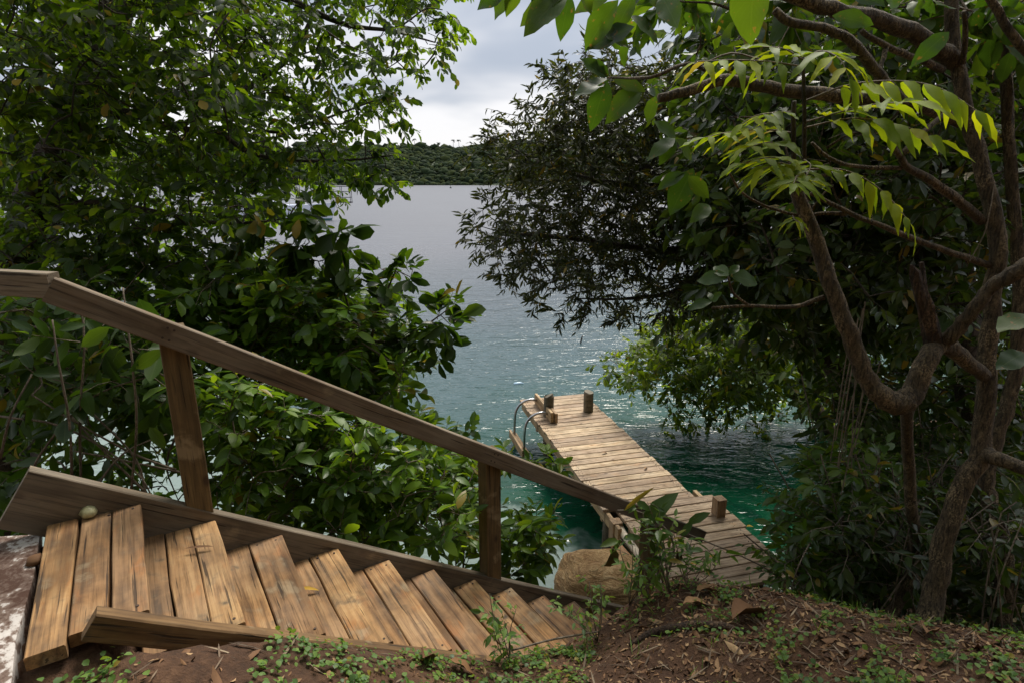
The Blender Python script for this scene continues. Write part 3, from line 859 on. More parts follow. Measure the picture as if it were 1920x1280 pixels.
# ------------------------------------------------------------------ yacht, float, marker
def build_boat():
    X0, Y0 = -27.5, 69.0
    root = empty('moored_yacht', (X0, Y0, 0), 'white moored yacht with bow rail half hidden behind the left tree', 'yacht')
    # hull lofted from stern (-7) to bow (+7)
    st_ = np.linspace(-7, 6.9, 15)
    V, F = [], []
    for x in st_:
        t = (x + 7) / 13.9
        hb = 1.9 * (1 - max(0, (t - .45) / .55) ** 2.2) * (0.82 + .18 * min(1, t / .3))
        sh = 1.45 + .55 * t * t
        hb = max(hb, .03)
        ring = [(0, -.7 * (1 - t ** 3)), (hb * .75, -.25), (hb * .93, .12), (hb * .97, .3), (hb, sh)]
        for y, z in [(-a, b) for a, b in ring[::-1]] + ring[1:]:
            V.append((X0 + x + (z - .5) * .35 * t, Y0 + y, z))
    k = 9
    for i in range(len(st_) - 1):
        for j in range(k - 1):
            a = i * k + j
            F.append((a, a + 1, a + k + 1, a + k))
        F.append((i * k, i * k + k, i * k + 2 * k - 1, i * k + k - 1))
    F.append(tuple(range(k)))
    link('hull', mesh_np('hull', np.array(V), F, M['hull'], False), root)
    mb = MB()
    Vb, Fb = [], []
    for i, x in enumerate(st_):
        for sg in (-1, 1):
            for z, q in ((-.05, 2 if sg > 0 else 2), (.2, 3)):
                idx = i * k + (4 + (1 if z < .1 else 2) + 0) * 0
        # strip just outside the hull at the waterline
    for i, x in enumerate(st_):
        t = (x + 7) / 13.9
        hb = max(1.9 * (1 - max(0, (t - .45) / .55) ** 2.2) * (0.82 + .18 * min(1, t / .3)), .03)
        for sg in (-1, 1):
            for z, w in ((-.02, .90), (.22, .965)):
                Vb.append((X0 + x + (z - .5) * .35 * t, Y0 + sg * (hb * w + .02), z))
    for i in range(len(st_) - 1):
        for s_ in (0, 2):
            a = i * 4 + s_
            Fb.append((a, a + 4, a + 5, a + 1))
    link('boot_stripe', mesh_np('boot_stripe', np.array(Vb), Fb, M['boot']), root)
    cb = MB()
    Vc = []
    for x, w, h in ((-4.5, 1.2, 1.0), (-3.9, 1.25, 2.35), (-.2, 1.15, 2.2), (1.2, 1.0, 1.75), (3.2, .5, 1.75)):
        Vc += [(X0 + x, Y0 - w, 1.45), (X0 + x, Y0 - w * .85, h), (X0 + x, Y0 + w * .85, h), (X0 + x, Y0 + w, 1.45)]
    Fc = [(i * 4 + j, i * 4 + j + 4, i * 4 + j + 5, i * 4 + j + 1) for i in range(4) for j in range(3)] + [(0, 1, 2, 3), (19, 18, 17, 16)]
    cab = link('cabin', mesh_np('cabin', np.array(Vc), Fc, M['hull']), root)
    for x in (-3.2, -2.0, -.8):
        wb = MB(); wb.box((X0 + x, Y0 - 1.16, 1.88), ((1, 0, 0), (0, 1, 0), (0, 0, 1)), (.42, .03, .16))
        link('window', wb.mesh('cabin_window', M['boatdark']), cab)
    mm = MB(); mm.tube([(X0 + .9, Y0, 1.7), (X0 + .9, Y0, 12.4)], [.09, .06], 8)
    link('mast', mm.mesh('mast', M['steel']), root)
    bm = MB(); bm.tube([(X0 + .8, Y0, 3.0), (X0 - 4.4, Y0, 3.1)], .08, 8)
    link('boom', bm.mesh('boom', M['steel']), root)
    # stays
    sb = MB()
    for e in ((X0 + 7.6, Y0, 2.1), (X0 - 6.9, Y0, 1.7), (X0 + .6, Y0 - 1.85, 1.6), (X0 + .6, Y0 + 1.85, 1.6)):
        sb.tube([(X0 + .9, Y0, 12.2), e], .02, 4)
    link('stay', sb.mesh('stays', M['buoy']), root)
    # bow platform and pulpit
    pl = MB(); pl.box((X0 + 8.1, Y0, 2.02), ((1, 0, 0), (0, 1, 0), (0, 0, 1)), (1.1, .3, .07))
    link('bow_platform', pl.mesh('bow_platform', M['boatdark']), root)
    pr = MB()
    for sy in (-.32, .32):
        for z in (2.55, 3.2, 3.75):
            pr.tube([(X0 + 4.4, Y0 + sy * 3.2, z - .2), (X0 + 6.8, Y0 + sy, z), (X0 + 9.1, Y0 + sy, z)], .035, 5)
        for x, s_ in ((4.4, 3.2), (5.6, 2.2), (6.9, 1), (8.0, 1), (9.1, 1)):
            pr.tube([(X0 + x, Y0 + sy * s_, 1.9), (X0 + x, Y0 + sy * s_, 3.75)], .035, 5)
    link('pulpit', pr.mesh('pulpit', M['boatdark']), root)
    lr = MB()
    for sy in (-1, 1):
        for z in (.35, .7):
            lr.tube([(X0 - 6.9, Y0 + sy * 1.55, 1.5 + z), (X0 - 1, Y0 + sy * 1.88, 1.6 + z), (X0 + 4.4, Y0 + sy * 1.05, 1.8 + z)], .02, 4)
        for x, w in ((-6.9, 1.55), (-4.5, 1.75), (-2, 1.86), (.6, 1.88), (2.6, 1.6)):
            lr.tube([(X0 + x, Y0 + sy * w, 1.5), (X0 + x, Y0 + sy * w, 2.4)], .025, 4)
    link('lifeline', lr.mesh('lifelines', M['steel']), root)
build_boat()
def build_floats():
    p = onz(972, 719, 0.0)
    mb = MB()
    a = np.array([.97, .2, 0.06])
    L_ = [0, .01, .04, .12, .2, .26, .29, .33]
    R_ = [.028, .052, .06, .062, .06, .045, .02, .018]
    mb.tube([p + a * (l * .7 - .11) + UP * .0 for l in L_], [q * .7 for q in R_], 14)
    tag(link('floating_bottle', mb.mesh('floating_bottle', M['bottle'], True)), 'pale blue plastic bottle afloat beyond the jetty', 'bottle')
    q = onz(845, 353.5, 0.0)
    mb = MB(); mb.tube([q + UP * z for z in (-.3, 0, .5, .8, 1.0, 1.8)], [.5, .62, .55, .2, .1, .1], 10)
    tag(link('marker_buoy', mb.mesh('marker_buoy', M['buoy'], True)), 'tiny dark marker buoy far out near the opposite shore', 'buoy')
    q = onz(1088, 643, 0.0)
    mb = MB(); mb.tube([q + np.array([.02 * i, 0, z]) for i, z in enumerate((-.1, .05, .16, .22))], [.02, .022, .018, .01], 6)
    tag(link('floating_stick', mb.mesh('floating_stick', B['dark'], True)), 'small dark stick poking out of the open water', 'stick')
build_floats()

# ------------------------------------------------------------------ concrete pad at the head of the stairs
def build_pad():
    m, N = new_mat('worn_white_concrete')
    pos = N.n('ShaderNodeNewGeometry').outputs['Position']
    n1 = N.noise(pos, 5, 6, .65, .5); n2 = N.noise(pos, 40, 5, .6)
    f = N.math('ADD', N.math('MULTIPLY', n1, .75), N.math('MULTIPLY', n2, .3))
    c = N.ramp(f, [(0.43, (0.06, 0.026, 0.014)), (0.51, (0.17, 0.12, 0.095)), (0.55, (0.50, 0.46, 0.43)), (0.8, (0.66, 0.63, 0.61))])
    N.surf(N.n('ShaderNodeBsdfPrincipled', {'Base Color': c, 'Roughness': .9, 'Normal': N.bump(f, .8, .01)}).outputs[0])
    r = np.random.default_rng(8)
    out = [(-.325, -.02), (-.325, .30), (-.33, .62), (-.335, .86), (-.36, .95), (-.5, 1.0), (-.75, 1.02), (-1.0, .9), (-1.1, .5), (-1.05, .0), (-.8, -.12), (-.5, -.08)]
    top = [st(s + r.normal(0, .008), c_ + r.normal(0, .008), -.035 + r.normal(0, .004)) for s, c_ in out]
    n = len(top)
    cen = st(-.7, .45, -.025)
    V = [cen] + top + [p - UP * .12 for p in top]
    F = [(0, 1 + (i + 1) % n, 1 + i) for i in range(n)] + [(1 + i, 1 + (i + 1) % n, 1 + n + (i + 1) % n, 1 + n + i) for i in range(n)]
    F = [f[::-1] for f in F]
    tag(link('concrete_pad', mesh_np('concrete_pad', np.array(V), F, m)), 'worn whitewashed concrete slab at the head of the stairs', 'slab')
build_pad()

# ------------------------------------------------------------------ leaves
def leaf_template(kind, curl=0.1, fold=0.12, n=3):
    """unit leaf along +y, normal +z; returns verts, tri faces, uv per loop"""
    prof = {'ovate':   [(.16, .30), (.42, .43), (.74, .27)],
            'obovate': [(.22, .20), (.55, .40), (.84, .30)],
            'elliptic': [(.18, .26), (.50, .38), (.80, .24)],
            'lance':   [(.15, .13), (.45, .17), (.78, .09)],
            'leaflet': [(.12, .30), (.36, .36), (.70, .20)],
            'round':   [(.20, .40), (.50, .52), (.82, .38)],
            'blade':   [(.15, .05), (.50, .05), (.80, .03)]}[kind]
    if n == 2:
        prof = [((prof[0][0] + prof[1][0]) / 2, (prof[0][1] + prof[1][1]) / 2), ((prof[1][0] + prof[2][0]) / 2 + .04, (prof[1][1] + prof[2][1]) / 2)]
    elif n > 3:
        pv = [0] + [p[0] for p in prof] + [1]; pw = [0] + [p[1] for p in prof] + [0]
        vv_ = np.linspace(0, 1, n + 2)[1:-1]
        prof = [(v, float(np.interp(v, pv, pw)) * (1.06 if .2 < v < .8 else .95) * (1 + .05 * math.sin(v * 23))) for v in vv_]
    zc = lambda v: -curl * v * v
    V = [(0, 0, 0)]; UV = [(.5, 0)]
    for v, w in prof:
        w *= {'lance': .85, 'round': .85, 'blade': 1.0, 'leaflet': .55}.get(kind, .62)
        wv = .03 * math.sin(v * 15 + curl * 20) if n > 3 else 0.0
        V += [(-w, v, zc(v) + fold * w + wv), (0, v, zc(v)), (w, v, zc(v) + fold * w - wv)]
        UV += [(0.0, v), (.5, v), (1.0, v)]
    V.append((0, 1, zc(1))); UV.append((.5, 1))
    F = [(0, 2, 1), (0, 3, 2)]
    for i in range(len(prof) - 1):
        a = 1 + 3 * i
        F += [(a, a + 1, a + 4), (a, a + 4, a + 3), (a + 1, a + 2, a + 5), (a + 1, a + 5, a + 4)]
    a = 1 + 3 * (len(prof) - 1); t = len(V) - 1
    F += [(a, a + 1, t), (a + 1, a + 2, t)]
    V = np.array(V, float)
    V[:, 0] *= 1.0
    F = np.array(F)
    return V, F, np.array(UV)[F].reshape(-1, 2)

def unit(v): return v / (np.linalg.norm(v, axis=-1, keepdims=True) + 1e-9)
_shared = {}
class Plant:
    def __init__(self, name, label, cat, base, leaf, bark, kind, seed, group=None, width=1.0, ntmpl=3):
        self.r = np.random.default_rng(seed)
        self.base = np.array(base, float)
        self.root = empty(name, self.base, label, cat, group)
        self.leaf, self.bark, self.kind, self.width, self.nt = leaf, bark, kind, width, ntmpl
        self.wood = MB(); self.thin = MB()
        self.nodes = []; self.nr = []
        self.P, self.D, self.N, self.S, self.Wd = [], [], [], [], []
        self.tv = []
    def limb(self, pts, r0, r1, sides=9, wob=.05, per=4, end=None):
        P, R = smooth_path(pts, per, np.linspace(r0, r1, len(pts)) if np.ndim(r0) == 0 else r0)
        P = P + self.r.normal(0, 1, P.shape) * (np.minimum(R * .10, .0035))[:, None]
        self.wood.tube(P, R, sides, True, wob, int(self.r.integers(1e6)))
        for p, q in zip(P, R):
            self.nodes.append(p); self.nr.append(q)
        return P
    def connect(self, C, r_tip=.004, r_max=.03, grow=.006):
        """grow thin branches from the skeleton to every cluster centre, nearest first"""
        A = np.array(C, float); nodes = np.array(self.nodes)
        dd = np.linalg.norm(A[:, None] - nodes[None], axis=2)
        near = nodes[dd.argmin(1)]; dist = dd.min(1); done = np.zeros(len(A), bool)
        new = []
        for _ in range(len(A)):
            i = int(np.argmin(np.where(done, 1e9, dist)))
            done[i] = True
            p1, p0, L_ = A[i], near[i], dist[i]
            if L_ <= .02: continue
            mid = (p0 + p1) / 2 + self.r.normal(0, .10, 3) * L_ + UP * .06 * L_
            P = smooth_path([p0, mid, p1], 3)
            rr = min(r_max, r_tip + grow * L_ * 2.2)
            self.wood.tube(P, np.linspace(rr, r_tip, len(P)), 5, False, .05, 1)
            for q in P[2:]:
                d = np.linalg.norm(A - q, axis=1)
                up_ = d < dist
                dist = np.where(up_, d, dist); near[up_] = q
                new.append(q)
        nodes = np.vstack([nodes] + [np.array(new)]) if new else nodes
        self.nodes = list(nodes); self.nr = [r_tip] * len(nodes)
    def twigs(self, C, rad, ntw, lpt, size, droop=.25, up=.2, tmin=.2, side=.9, twig_r=.0025, flat=.8, spread=(1, 1, .75), jit=.5, out=None, drawn=True):
        """leafy twigs round each centre"""
        C = np.atleast_2d(C); n = len(C)
        rad = np.broadcast_to(np.asarray(rad, float), (n,))
        c = np.repeat(C, ntw, 0); rd = np.repeat(rad, ntw)
        d = self.r.normal(0, 1, (len(c), 3)) * np.array(spread); d[:, 2] += up
        if out is not None: d += np.asarray(out)
        d = unit(d)
        s = c + d * (rd * self.r.uniform(0, .35, len(c)))[:, None]
        ln = rd * self.r.uniform(.55, 1.05, len(c))
        e = s + d * ln[:, None]; e[:, 2] -= droop * ln * .5
        m = (s + e) / 2 + self.r.normal(0, .06, e.shape) * ln[:, None]; m[:, 2] += droop * ln * .15
        if drawn:
            A = unit(np.cross(e - s, UP + self.r.normal(0, .3, e.shape))); Bv = unit(np.cross(e - s, A))
            rings = []
            for cc_, rr_ in ((s, 1.3), (m, 1.0), (e, .6)):
                for an in (0, 2.094, 4.189):
                    rings.append(cc_ + (A * math.cos(an) + Bv * math.sin(an)) * twig_r * rr_)
            self.tv.append(np.stack(rings, 1))
        t = np.linspace(tmin, 1.0, lpt)[None, :, None] + self.r.normal(0, .03, (len(c), lpt, 1))
        P = (1 - t) ** 2 * s[:, None] + 2 * t * (1 - t) * m[:, None] + t * t * e[:, None]
        T = unit(2 * (1 - t) * (m - s)[:, None] + 2 * t * (e - m)[:, None])
        S_ = unit(np.cross(T, UP + self.r.normal(0, .35, (len(c), 1, 3))))
        alt = np.where((np.arange(lpt)[None, :] + self.r.integers(0, 2, (len(c), 1))) % 2 == 0, 1.0, -1.0)[..., None]
        last = (np.arange(lpt) == lpt - 1)[None, :, None]
        D = T * .75 + S_ * alt * side * np.where(last, .15, 1) + self.r.normal(0, jit * .5, P.shape)
        D[..., 2] -= droop
        D = unit(D)
        Nn = UP * flat + self.r.normal(0, jit, P.shape)
        sz = size * self.r.uniform(.72, 1.18, P.shape[:2]) * self.r.uniform(.62, 1.3, (len(c), 1)) * (1 - .15 * (t[..., 0] > .9))
        self.P.append(P.reshape(-1, 3)); self.D.append(D.reshape(-1, 3)); self.N.append(Nn.reshape(-1, 3)); self.S.append(sz.ravel()); self.Wd.append(np.ones(sz.size) * self.r.uniform(.8, 1.2, sz.size))
    def add_leaves(self, P, D, N, S, wide=1.0):
        self.Wd.append(np.full(np.atleast_1d(S).shape, wide))
        self.P.append(np.atleast_2d(P)); self.D.append(np.atleast_2d(D)); self.N.append(np.atleast_2d(N)); self.S.append(np.atleast_1d(S))
    def hand(self, items, Y, face=.8, petiole=None, wide=1.0):
        """leaves laid by hand: (px,py) of base and tip at distance Y"""
        for it in items:
            x0, y0, x1, y1 = it[:4]
            yy = it[4] if len(it) > 4 else Y + self.r.normal(0, .04)
            p = at(x0, y0, yy); q = at(x1, y1, yy + self.r.normal(0, .05))
            d = q - p; S = np.linalg.norm(d)
            view = unit(np.array([0, 0, CAMZ]) - p)
            nn = view * face + UP * .5 + self.r.normal(0, .15, 3)
            self.add_leaves(p, d / S, nn, S, it[5] if len(it) > 5 else wide)
            if petiole is not None:
                self.thin.tube([np.array(petiole), (np.array(petiole) + p) / 2 + UP * .01, p], [.003, .0025, .002], 4, False)
    def finish(self, nparts=120, wood_name='trunk', crown=True, twig_name='twigs', minpx=9.0):
        r = self.r
        if self.wood.V: link(wood_name, self.wood.mesh(wood_name, self.bark, True), self.root)
        if self.tv or self.thin.V:
            VV = np.zeros((0, 3)); FF = np.zeros((0, 4), int)
            if self.tv:
                G = np.vstack(self.tv)
                q = np.array([(i * 3 + j, i * 3 + (j + 1) % 3, i * 3 + 3 + (j + 1) % 3, i * 3 + 3 + j) for i in (0, 1) for j in range(3)])
                VV = G.reshape(-1, 3); FF = (q[None] + (np.arange(len(G)) * 9)[:, None, None]).reshape(-1, 4)
            if self.thin.V:
                FF = np.vstack([FF, np.array(self.thin.F) + len(VV)]); VV = np.vstack([VV, np.array(self.thin.V)])
            tag(link(twig_name, mesh_np(twig_name, VV, FF, B['dark'] if self.bark is B['dark'] and wood_name == 'trunk' else B['twig'], True), self.root), kind='stuff')
        if not self.P: return
        P, D, N, S = np.vstack(self.P), unit(np.vstack(self.D)), np.vstack(self.N), np.concatenate(self.S)
        WD = np.concatenate(self.Wd)
        X = unit(np.cross(D, N)); Z = np.cross(X, D); X = X * WD[:, None]
        px, py, f = proj(P + D * (S * .5)[:, None])
        vis = (f > .2) & (px > -20) & (px < W0 + 20) & (py > -20) & (py < H0 + 20)
        view = unit(P - np.array([0, 0, CAMZ]))
        app = S * FPX / np.maximum(f, .2) * (0.35 + .65 * np.abs((Z * view).sum(1)))
        # crude depth test so that the single leaves are ones the photograph shows
        cell = (np.floor(px / 9).astype(int) * 1000 + np.floor(py / 9).astype(int))
        order = np.argsort(f); first = {}
        front = np.zeros(len(P), bool)
        for i in order:
            if vis[i]:
                k = cell[i]
                if k not in first: first[k] = f[i]; front[i] = True
        score = np.where(vis & front & (app > minpx), app, -1)
        pick = np.argsort(-score)[:nparts]
        pick = pick[score[pick] > 0]
        if not crown:
            pick = np.arange(len(P))
        single = np.zeros(len(P), bool); single[pick] = True
        tm = []
        for q in range(3):
            key = (self.kind, self.leaf.name, q, self.nt)
            V, F, UV = leaf_template(self.kind, (.05, .22, .38)[q], (.25, .45, .15)[q], self.nt)
            V = V * np.array([self.width, 1, 1])
            tm.append((V, F, UV))
        which = r.integers(0, 3, len(P))
        meshes = [mesh_np('leaf', tm[q][0], tm[q][1], self.leaf, True, tm[q][2]) for q in range(3)]
        for i in pick:
            link('leaf', meshes[which[i]], self.root, basis(P[i], X[i] * S[i], D[i] * S[i], Z[i] * S[i]))
        rest = ~single
        if crown and rest.any():
            VV, FF, UU, LV = [], [], [], []; off = 0
            for q in range(3):
                sel = np.where(rest & (which == q))[0]
                if not len(sel): continue
                V, F, UV = tm[q]
                G = P[sel][:, None] + S[sel][:, None, None] * (V[None, :, 0:1] * X[sel][:, None] + V[None, :, 1:2] * D[sel][:, None] + V[None, :, 2:3] * Z[sel][:, None])
                VV.append(G.reshape(-1, 3)); FF.append((F[None] + (np.arange(len(sel)) * len(V))[:, None, None]).reshape(-1, 3) + off)
                off += len(sel) * len(V)
                UU.append(np.tile(UV, (len(sel), 1))); LV.append(np.repeat(r.random(len(sel)), len(F)))
            tag(link('crown', mesh_np('crown', np.vstack(VV), np.vstack(FF), self.leaf, True, np.vstack(UU), {'lv': np.concatenate(LV)}), self.root), kind='stuff')

def inside(poly, x, y):
    c = False; n = len(poly)
    for i in range(n):
        x1, y1 = poly[i]; x2, y2 = poly[i - 1]
        if (y1 > y) != (y2 > y) and x < (x2 - x1) * (y - y1) / (y2 - y1) + x1: c = not c
    return c
def scatter(poly, n, ylo, yhi, seed, mind=0.0):
    """points in the volume that an outline and a range of distances enclose, evenly spread"""
    r = np.random.default_rng(seed)
    xs = [p[0] for p in poly]; ys = [p[1] for p in poly]
    pts = []; tries = 0
    while len(pts) < n and tries < n * 60:
        best, bd = None, -1
        for _ in range(6):
            tries += 1
            x, y = r.uniform(min(xs), max(xs)), r.uniform(min(ys), max(ys))
            if not inside(poly, x, y): continue
            d = min([(x - a) ** 2 + (y - b) ** 2 for a, b, _ in pts[-200:]] or [1e9])
            if d > bd: best, bd = (x, y), d
        if best is None: continue
        yy = r.uniform(ylo, yhi) if np.ndim(ylo) == 0 else 0
        pts.append((best[0], best[1], yy))
    return np.array([at(*p) for p in pts])
def gpt(x, y, dz=-.05): return np.array([x, y, float(ground_z(np.array([x]), np.array([y]))[0]) + dz])

def hit(px, py):
    """where the line of sight meets the bank"""
    Y = np.arange(.7, 6, .01)
    d = ray(px, py); P = d[None] * (Y / d[1])[:, None]; P[:, 2] += CAMZ
    g = ground_z(P[:, 0], P[:, 1])
    k = int(np.argmax(P[:, 2] < g))
    p = P[k].copy(); p[2] = g[k]
    return p
# ------------------------------------------------------------------ big tree on the left
def left_tree():
    b = gpt(-4.95, 4.9)
    t = Plant('broadleaf_tree', 'tall broad-leaved tree with dark vine-clad trunk at the far left', 'tree', b, L['tree'], B['dark'], 'obovate', 21)
    t.width = 1.0
    trunk = [b, at(20, 560, 4.95), at(60, 420, 5.0), at(125, 250, 5.1), at(190, 110, 5.2), at(235, -40, 5.3), at(300, -330, 5.6)]
    t.limb(trunk, [.24, .20, .17, .15, .135, .12, .06], 0, 12, .12)
    t.limb([at(185, 120, 5.2), at(120, 0, 5.0), at(60, -160, 4.8)], .08, .03)
    t.limb([at(150, 200, 5.15), at(255, 215, 5.3), at(345, 178, 5.5), at(420, 190, 5.7), at(480, 155, 5.9), at(545, 105, 6.0), at(590, 20, 6.1), at(620, -80, 6.2)], .055, .012)
    t.limb([at(255, 215, 5.3), at(330, 240, 5.2), at(410, 250, 5.1), at(470, 288, 5.1), at(560, 302, 5.2), at(660, 300, 5.3), at(735, 292, 5.4)], .030, .006)
    t.limb([at(420, 190, 5.7), at(500, 247, 5.6), at(580, 232, 5.6), at(660, 205, 5.6), at(725, 180, 5.7)], .02, .005)
    t.limb([at(230, -30, 5.3), at(380, -40, 5.6), at(540, 0, 5.8), at(640, 45, 5.9), at(740, 60, 6.0), at(815, 80, 6.1)], .05, .006)
    t.limb([at(70, 400, 5.0), at(180, 380, 4.7), at(300, 400, 4.6), at(420, 420, 4.6), at(540, 410, 4.7)], .035, .006)
    A = scatter([(-60, -160), (470, -160), (480, 480), (300, 560), (-60, 540)], 370, 3.9, 6.4, 1)
    Bq = scatter([(440, -160), (800, -160), (835, 20), (815, 95), (770, 120), (715, 165), (745, 215), (700, 260), (715, 330), (640, 350), (560, 390), (440, 450)], 140, 4.8, 6.6, 2)
    C = scatter([(-60, -100), (560, -100), (520, 420), (380, 520), (-60, 520)], 26, 7.0, 8.6, 3)
    tips = np.array([at(*p) for p in [(828, 40, 5.9), (815, 100, 5.8), (770, 140, 5.8), (720, 205, 5.6), (745, 190, 5.6), (690, 285, 5.4), (722, 318, 5.4), (735, 345, 5.4), (700, 330, 5.3), (680, 335, 5.2), (640, 315, 5.2), (790, 20, 5.9), (840, 70, 5.9)]])
    t.connect(np.vstack([A, Bq, tips, C]))
    t.twigs(A, .36, 5, 12, .084, droop=.45, flat=.7)
    t.twigs(Bq, .30, 5, 12, .078, droop=.5, flat=.7)
    t.twigs(tips, .17, 4, 9, .085, droop=.55, flat=.7, out=(.7, 0, -.1))
    t.twigs(C, .55, 6, 9, .14, droop=.4, flat=.6)
    # unseen crown over the stair head and slope behind, added to cut sky light
    r = t.r
    ov = np.stack([r.uniform(-7, -.7, 130), r.uniform(-5, 2.0, 130), CAMZ + r.uniform(1.3, 3.6, 130)], 1)
    ov[:, 2] += np.maximum(0, ov[:, 1]) * .30
    t.connect(ov, .004, .03)
    t.twigs(ov, .66, 6, 7, .26, droop=.4, flat=.9)
    # leaves of the climber on the trunk
    V = np.array([at(x, y, 4.8) for x, y in [(30, 500), (50, 450), (60, 400), (90, 340), (110, 290), (130, 230), (160, 170), (180, 120)]])
    t.twigs(V, .22, 6, 7, .10, droop=.6, flat=.2)
    t.finish(300)
left_tree()

# ------------------------------------------------------------------ shrubs behind the handrail
def left_shrubs():
    # dark tangled shrub at the far left
    b = gpt(-2.7, 3.0)
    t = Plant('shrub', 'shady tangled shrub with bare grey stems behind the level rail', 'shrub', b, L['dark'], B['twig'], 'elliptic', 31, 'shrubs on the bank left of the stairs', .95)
    for (pts) in ([(135, 900, 2.75), (130, 790, 2.7), (110, 680, 2.7), (98, 600, 2.75)], [(152, 910, 2.8), (150, 780, 2.8), (158, 650, 2.85), (150, 560, 2.9)],
                  [(245, 930, 2.8), (256, 800, 2.75), (250, 700, 2.75), (238, 600, 2.8), (230, 540, 2.85)], [(0, 860, 2.6), (20, 780, 2.6), (60, 700, 2.7)],
                  [(275, 935, 2.9), (255, 860, 2.9), (190, 790, 2.9), (130, 730, 3.0)], [(330, 880, 3.0), (250, 850, 2.95), (140, 790, 2.9), (60, 740, 2.9)],
                  [(340, 885, 3.05), (220, 860, 3.0), (140, 845, 3.0)], [(280, 930, 3.0), (180, 830, 3.0), (110, 760, 3.1), (0, 700, 3.2)], [(40, 920, 2.7), (90, 830, 2.8), (180, 740, 2.9), (300, 700, 3.0)],
                  [(170, 930, 2.7), (230, 850, 2.8), (320, 810, 3.0)], [(0, 780, 3.0), (120, 800, 2.9), (250, 880, 2.85), (290, 940, 2.85)]):
        t.limb([at(*p) for p in pts], .007, .004, 5)
    A = scatter([(-60, 560), (130, 540), (330, 640), (340, 760), (-60, 720)], 36, 2.9, 4.0, 4)
    Bq = scatter([(-60, 700), (360, 700), (360, 960), (-60, 980)], 60, 3.5, 5.0, 5)
    C = scatter([(-80, 480), (460, 500), (420, 720), (-60, 760)], 75, 4.0, 5.4, 6)
    t.connect(np.vstack([A, Bq, C]), .003, .012)
    t.twigs(A, .24, 4, 6, .135, droop=.3, flat=.9)
    t.twigs(Bq, .34, 4, 7, .13, droop=.4, flat=.6)
    t.twigs(C, .40, 5, 7, .14, droop=.4, flat=.7)
    t.hand([(260, 560, 300, 640), (160, 600, 205, 640), (205, 615, 150, 650), (255, 690, 290, 660), (280, 800, 310, 840), (300, 790, 325, 815), (60, 690, 40, 655), (60, 700, 130, 695), (110, 620, 160, 605), (60, 620, 20, 600), (100, 590, 135, 560)], 2.75)
    t.finish(160, 'stem')
    # bright shrub behind the stringer
    b = gpt(-1.1, 3.6)
    t = Plant('shrub', 'bright green leafy shrub behind the stairs between the first two posts', 'shrub', b, L['bright'], B['twig'], 'elliptic', 32, 'shrubs on the bank left of the stairs', .95)
    for q in ([(430, 960, 3.2), (440, 880, 3.2), (480, 800, 3.3), (520, 740, 3.4)], [(620, 1000, 3.6), (600, 900, 3.5), (560, 800, 3.5)], [(740, 1030, 3.9), (760, 930, 3.8), (740, 840, 3.8)], [(500, 980, 3.3), (540, 900, 3.2), (600, 840, 3.2)]):
        t.limb([at(*p) for p in q], .010, .004, 5)
    A = scatter([(385, 720), (520, 720), (680, 800), (820, 870), (880, 920), (860, 1010), (740, 1040), (560, 990), (400, 950)], 105, 3.0, 3.9, 7)
    Bq = scatter([(385, 600), (560, 560), (660, 600), (760, 720), (790, 800), (870, 850), (880, 960), (820, 1040), (600, 1010), (400, 960)], 95, 3.8, 4.9, 8)
    t.connect(np.vstack([A, Bq]), .003, .01)
    t.twigs(A, .18, 5, 6, .105, droop=.15, flat=1.1, up=.5)
    t.twigs(Bq, .27, 6, 7, .115, droop=.2, flat=1.0, up=.4)
    t.finish(300, 'stem')
    # medium shrub over the rail in the middle
    b = gpt(-1.7, 4.2)
    t = Plant('shrub', 'mixed green shrub rising above the middle of the handrail', 'shrub', b, L['bright'], B['twig'], 'obovate', 33, 'shrubs on the bank left of the stairs', 1.0)
    t.limb([b, at(600, 800, 4.3), at(600, 640, 4.4), at(620, 560, 4.5)], .02, .006, 6)
    t.limb([b, at(520, 740, 4.3), at(480, 600, 4.4)], .02, .006, 6)
    A = scatter([(330, 560), (470, 500), (600, 540), (690, 560), (740, 640), (760, 700), (720, 760), (600, 730), (450, 650)], 100, 3.9, 5.2, 9)
    t.connect(A, .003, .012)
    t.twigs(A, .27, 6, 7, .125, droop=.25, flat=.9, up=.4)
    t.finish(200, 'stem')
    # dark glossy shrub leaning over the water
    b = gpt(-1.3, 4.5)
    t = Plant('shrub', 'dark thick-leaved shrub with branches leaning out over the water', 'shrub', b, L['magnolia'], B['grey'], 'obovate', 34, 'shrubs on the bank left of the stairs', .95)
    t.limb([b, at(670, 760, 4.2), at(695, 640, 4.2), at(708, 590, 4.2), at(728, 540, 4.2), at(745, 500, 4.2)], .018, .005, 6)
    t.limb([at(695, 640, 4.2), at(745, 640, 4.15), at(790, 615, 4.1), at(820, 595, 4.1), at(840, 580, 4.1)], .012, .004, 6)
    t.limb([at(680, 700, 4.2), at(735, 680, 4.1), at(785, 650, 4.1), at(820, 640, 4.1)], .012, .004, 6)
    t.limb([at(695, 640, 4.2), at(660, 590, 4.3), at(640, 540, 4.3), at(600, 500, 4.3)], .012, .004, 6)
    tips = np.array([at(*p) for p in [(745, 505, 4.2), (715, 505, 4.25), (770, 520, 4.15), (700, 535, 4.2), (730, 545, 4.2), (838, 582, 4.1), (820, 600, 4.1), (800, 620, 4.1), (845, 610, 4.1), (815, 645, 4.1), (835, 640, 4.1),
             (780, 655, 4.1), (745, 640, 4.1), (760, 680, 4.1), (720, 660, 4.2), (700, 700, 4.2), (740, 610, 4.2), (670, 570, 4.3), (650, 545, 4.3), (640, 600, 4.3), (680, 640, 4.3), (770, 620, 4.15)]])
    t.connect(tips, .003, .008)
    t.twigs(tips, .13, 3, 6, .145, droop=.1, up=.5, tmin=.45, side=1.1, flat=.8)
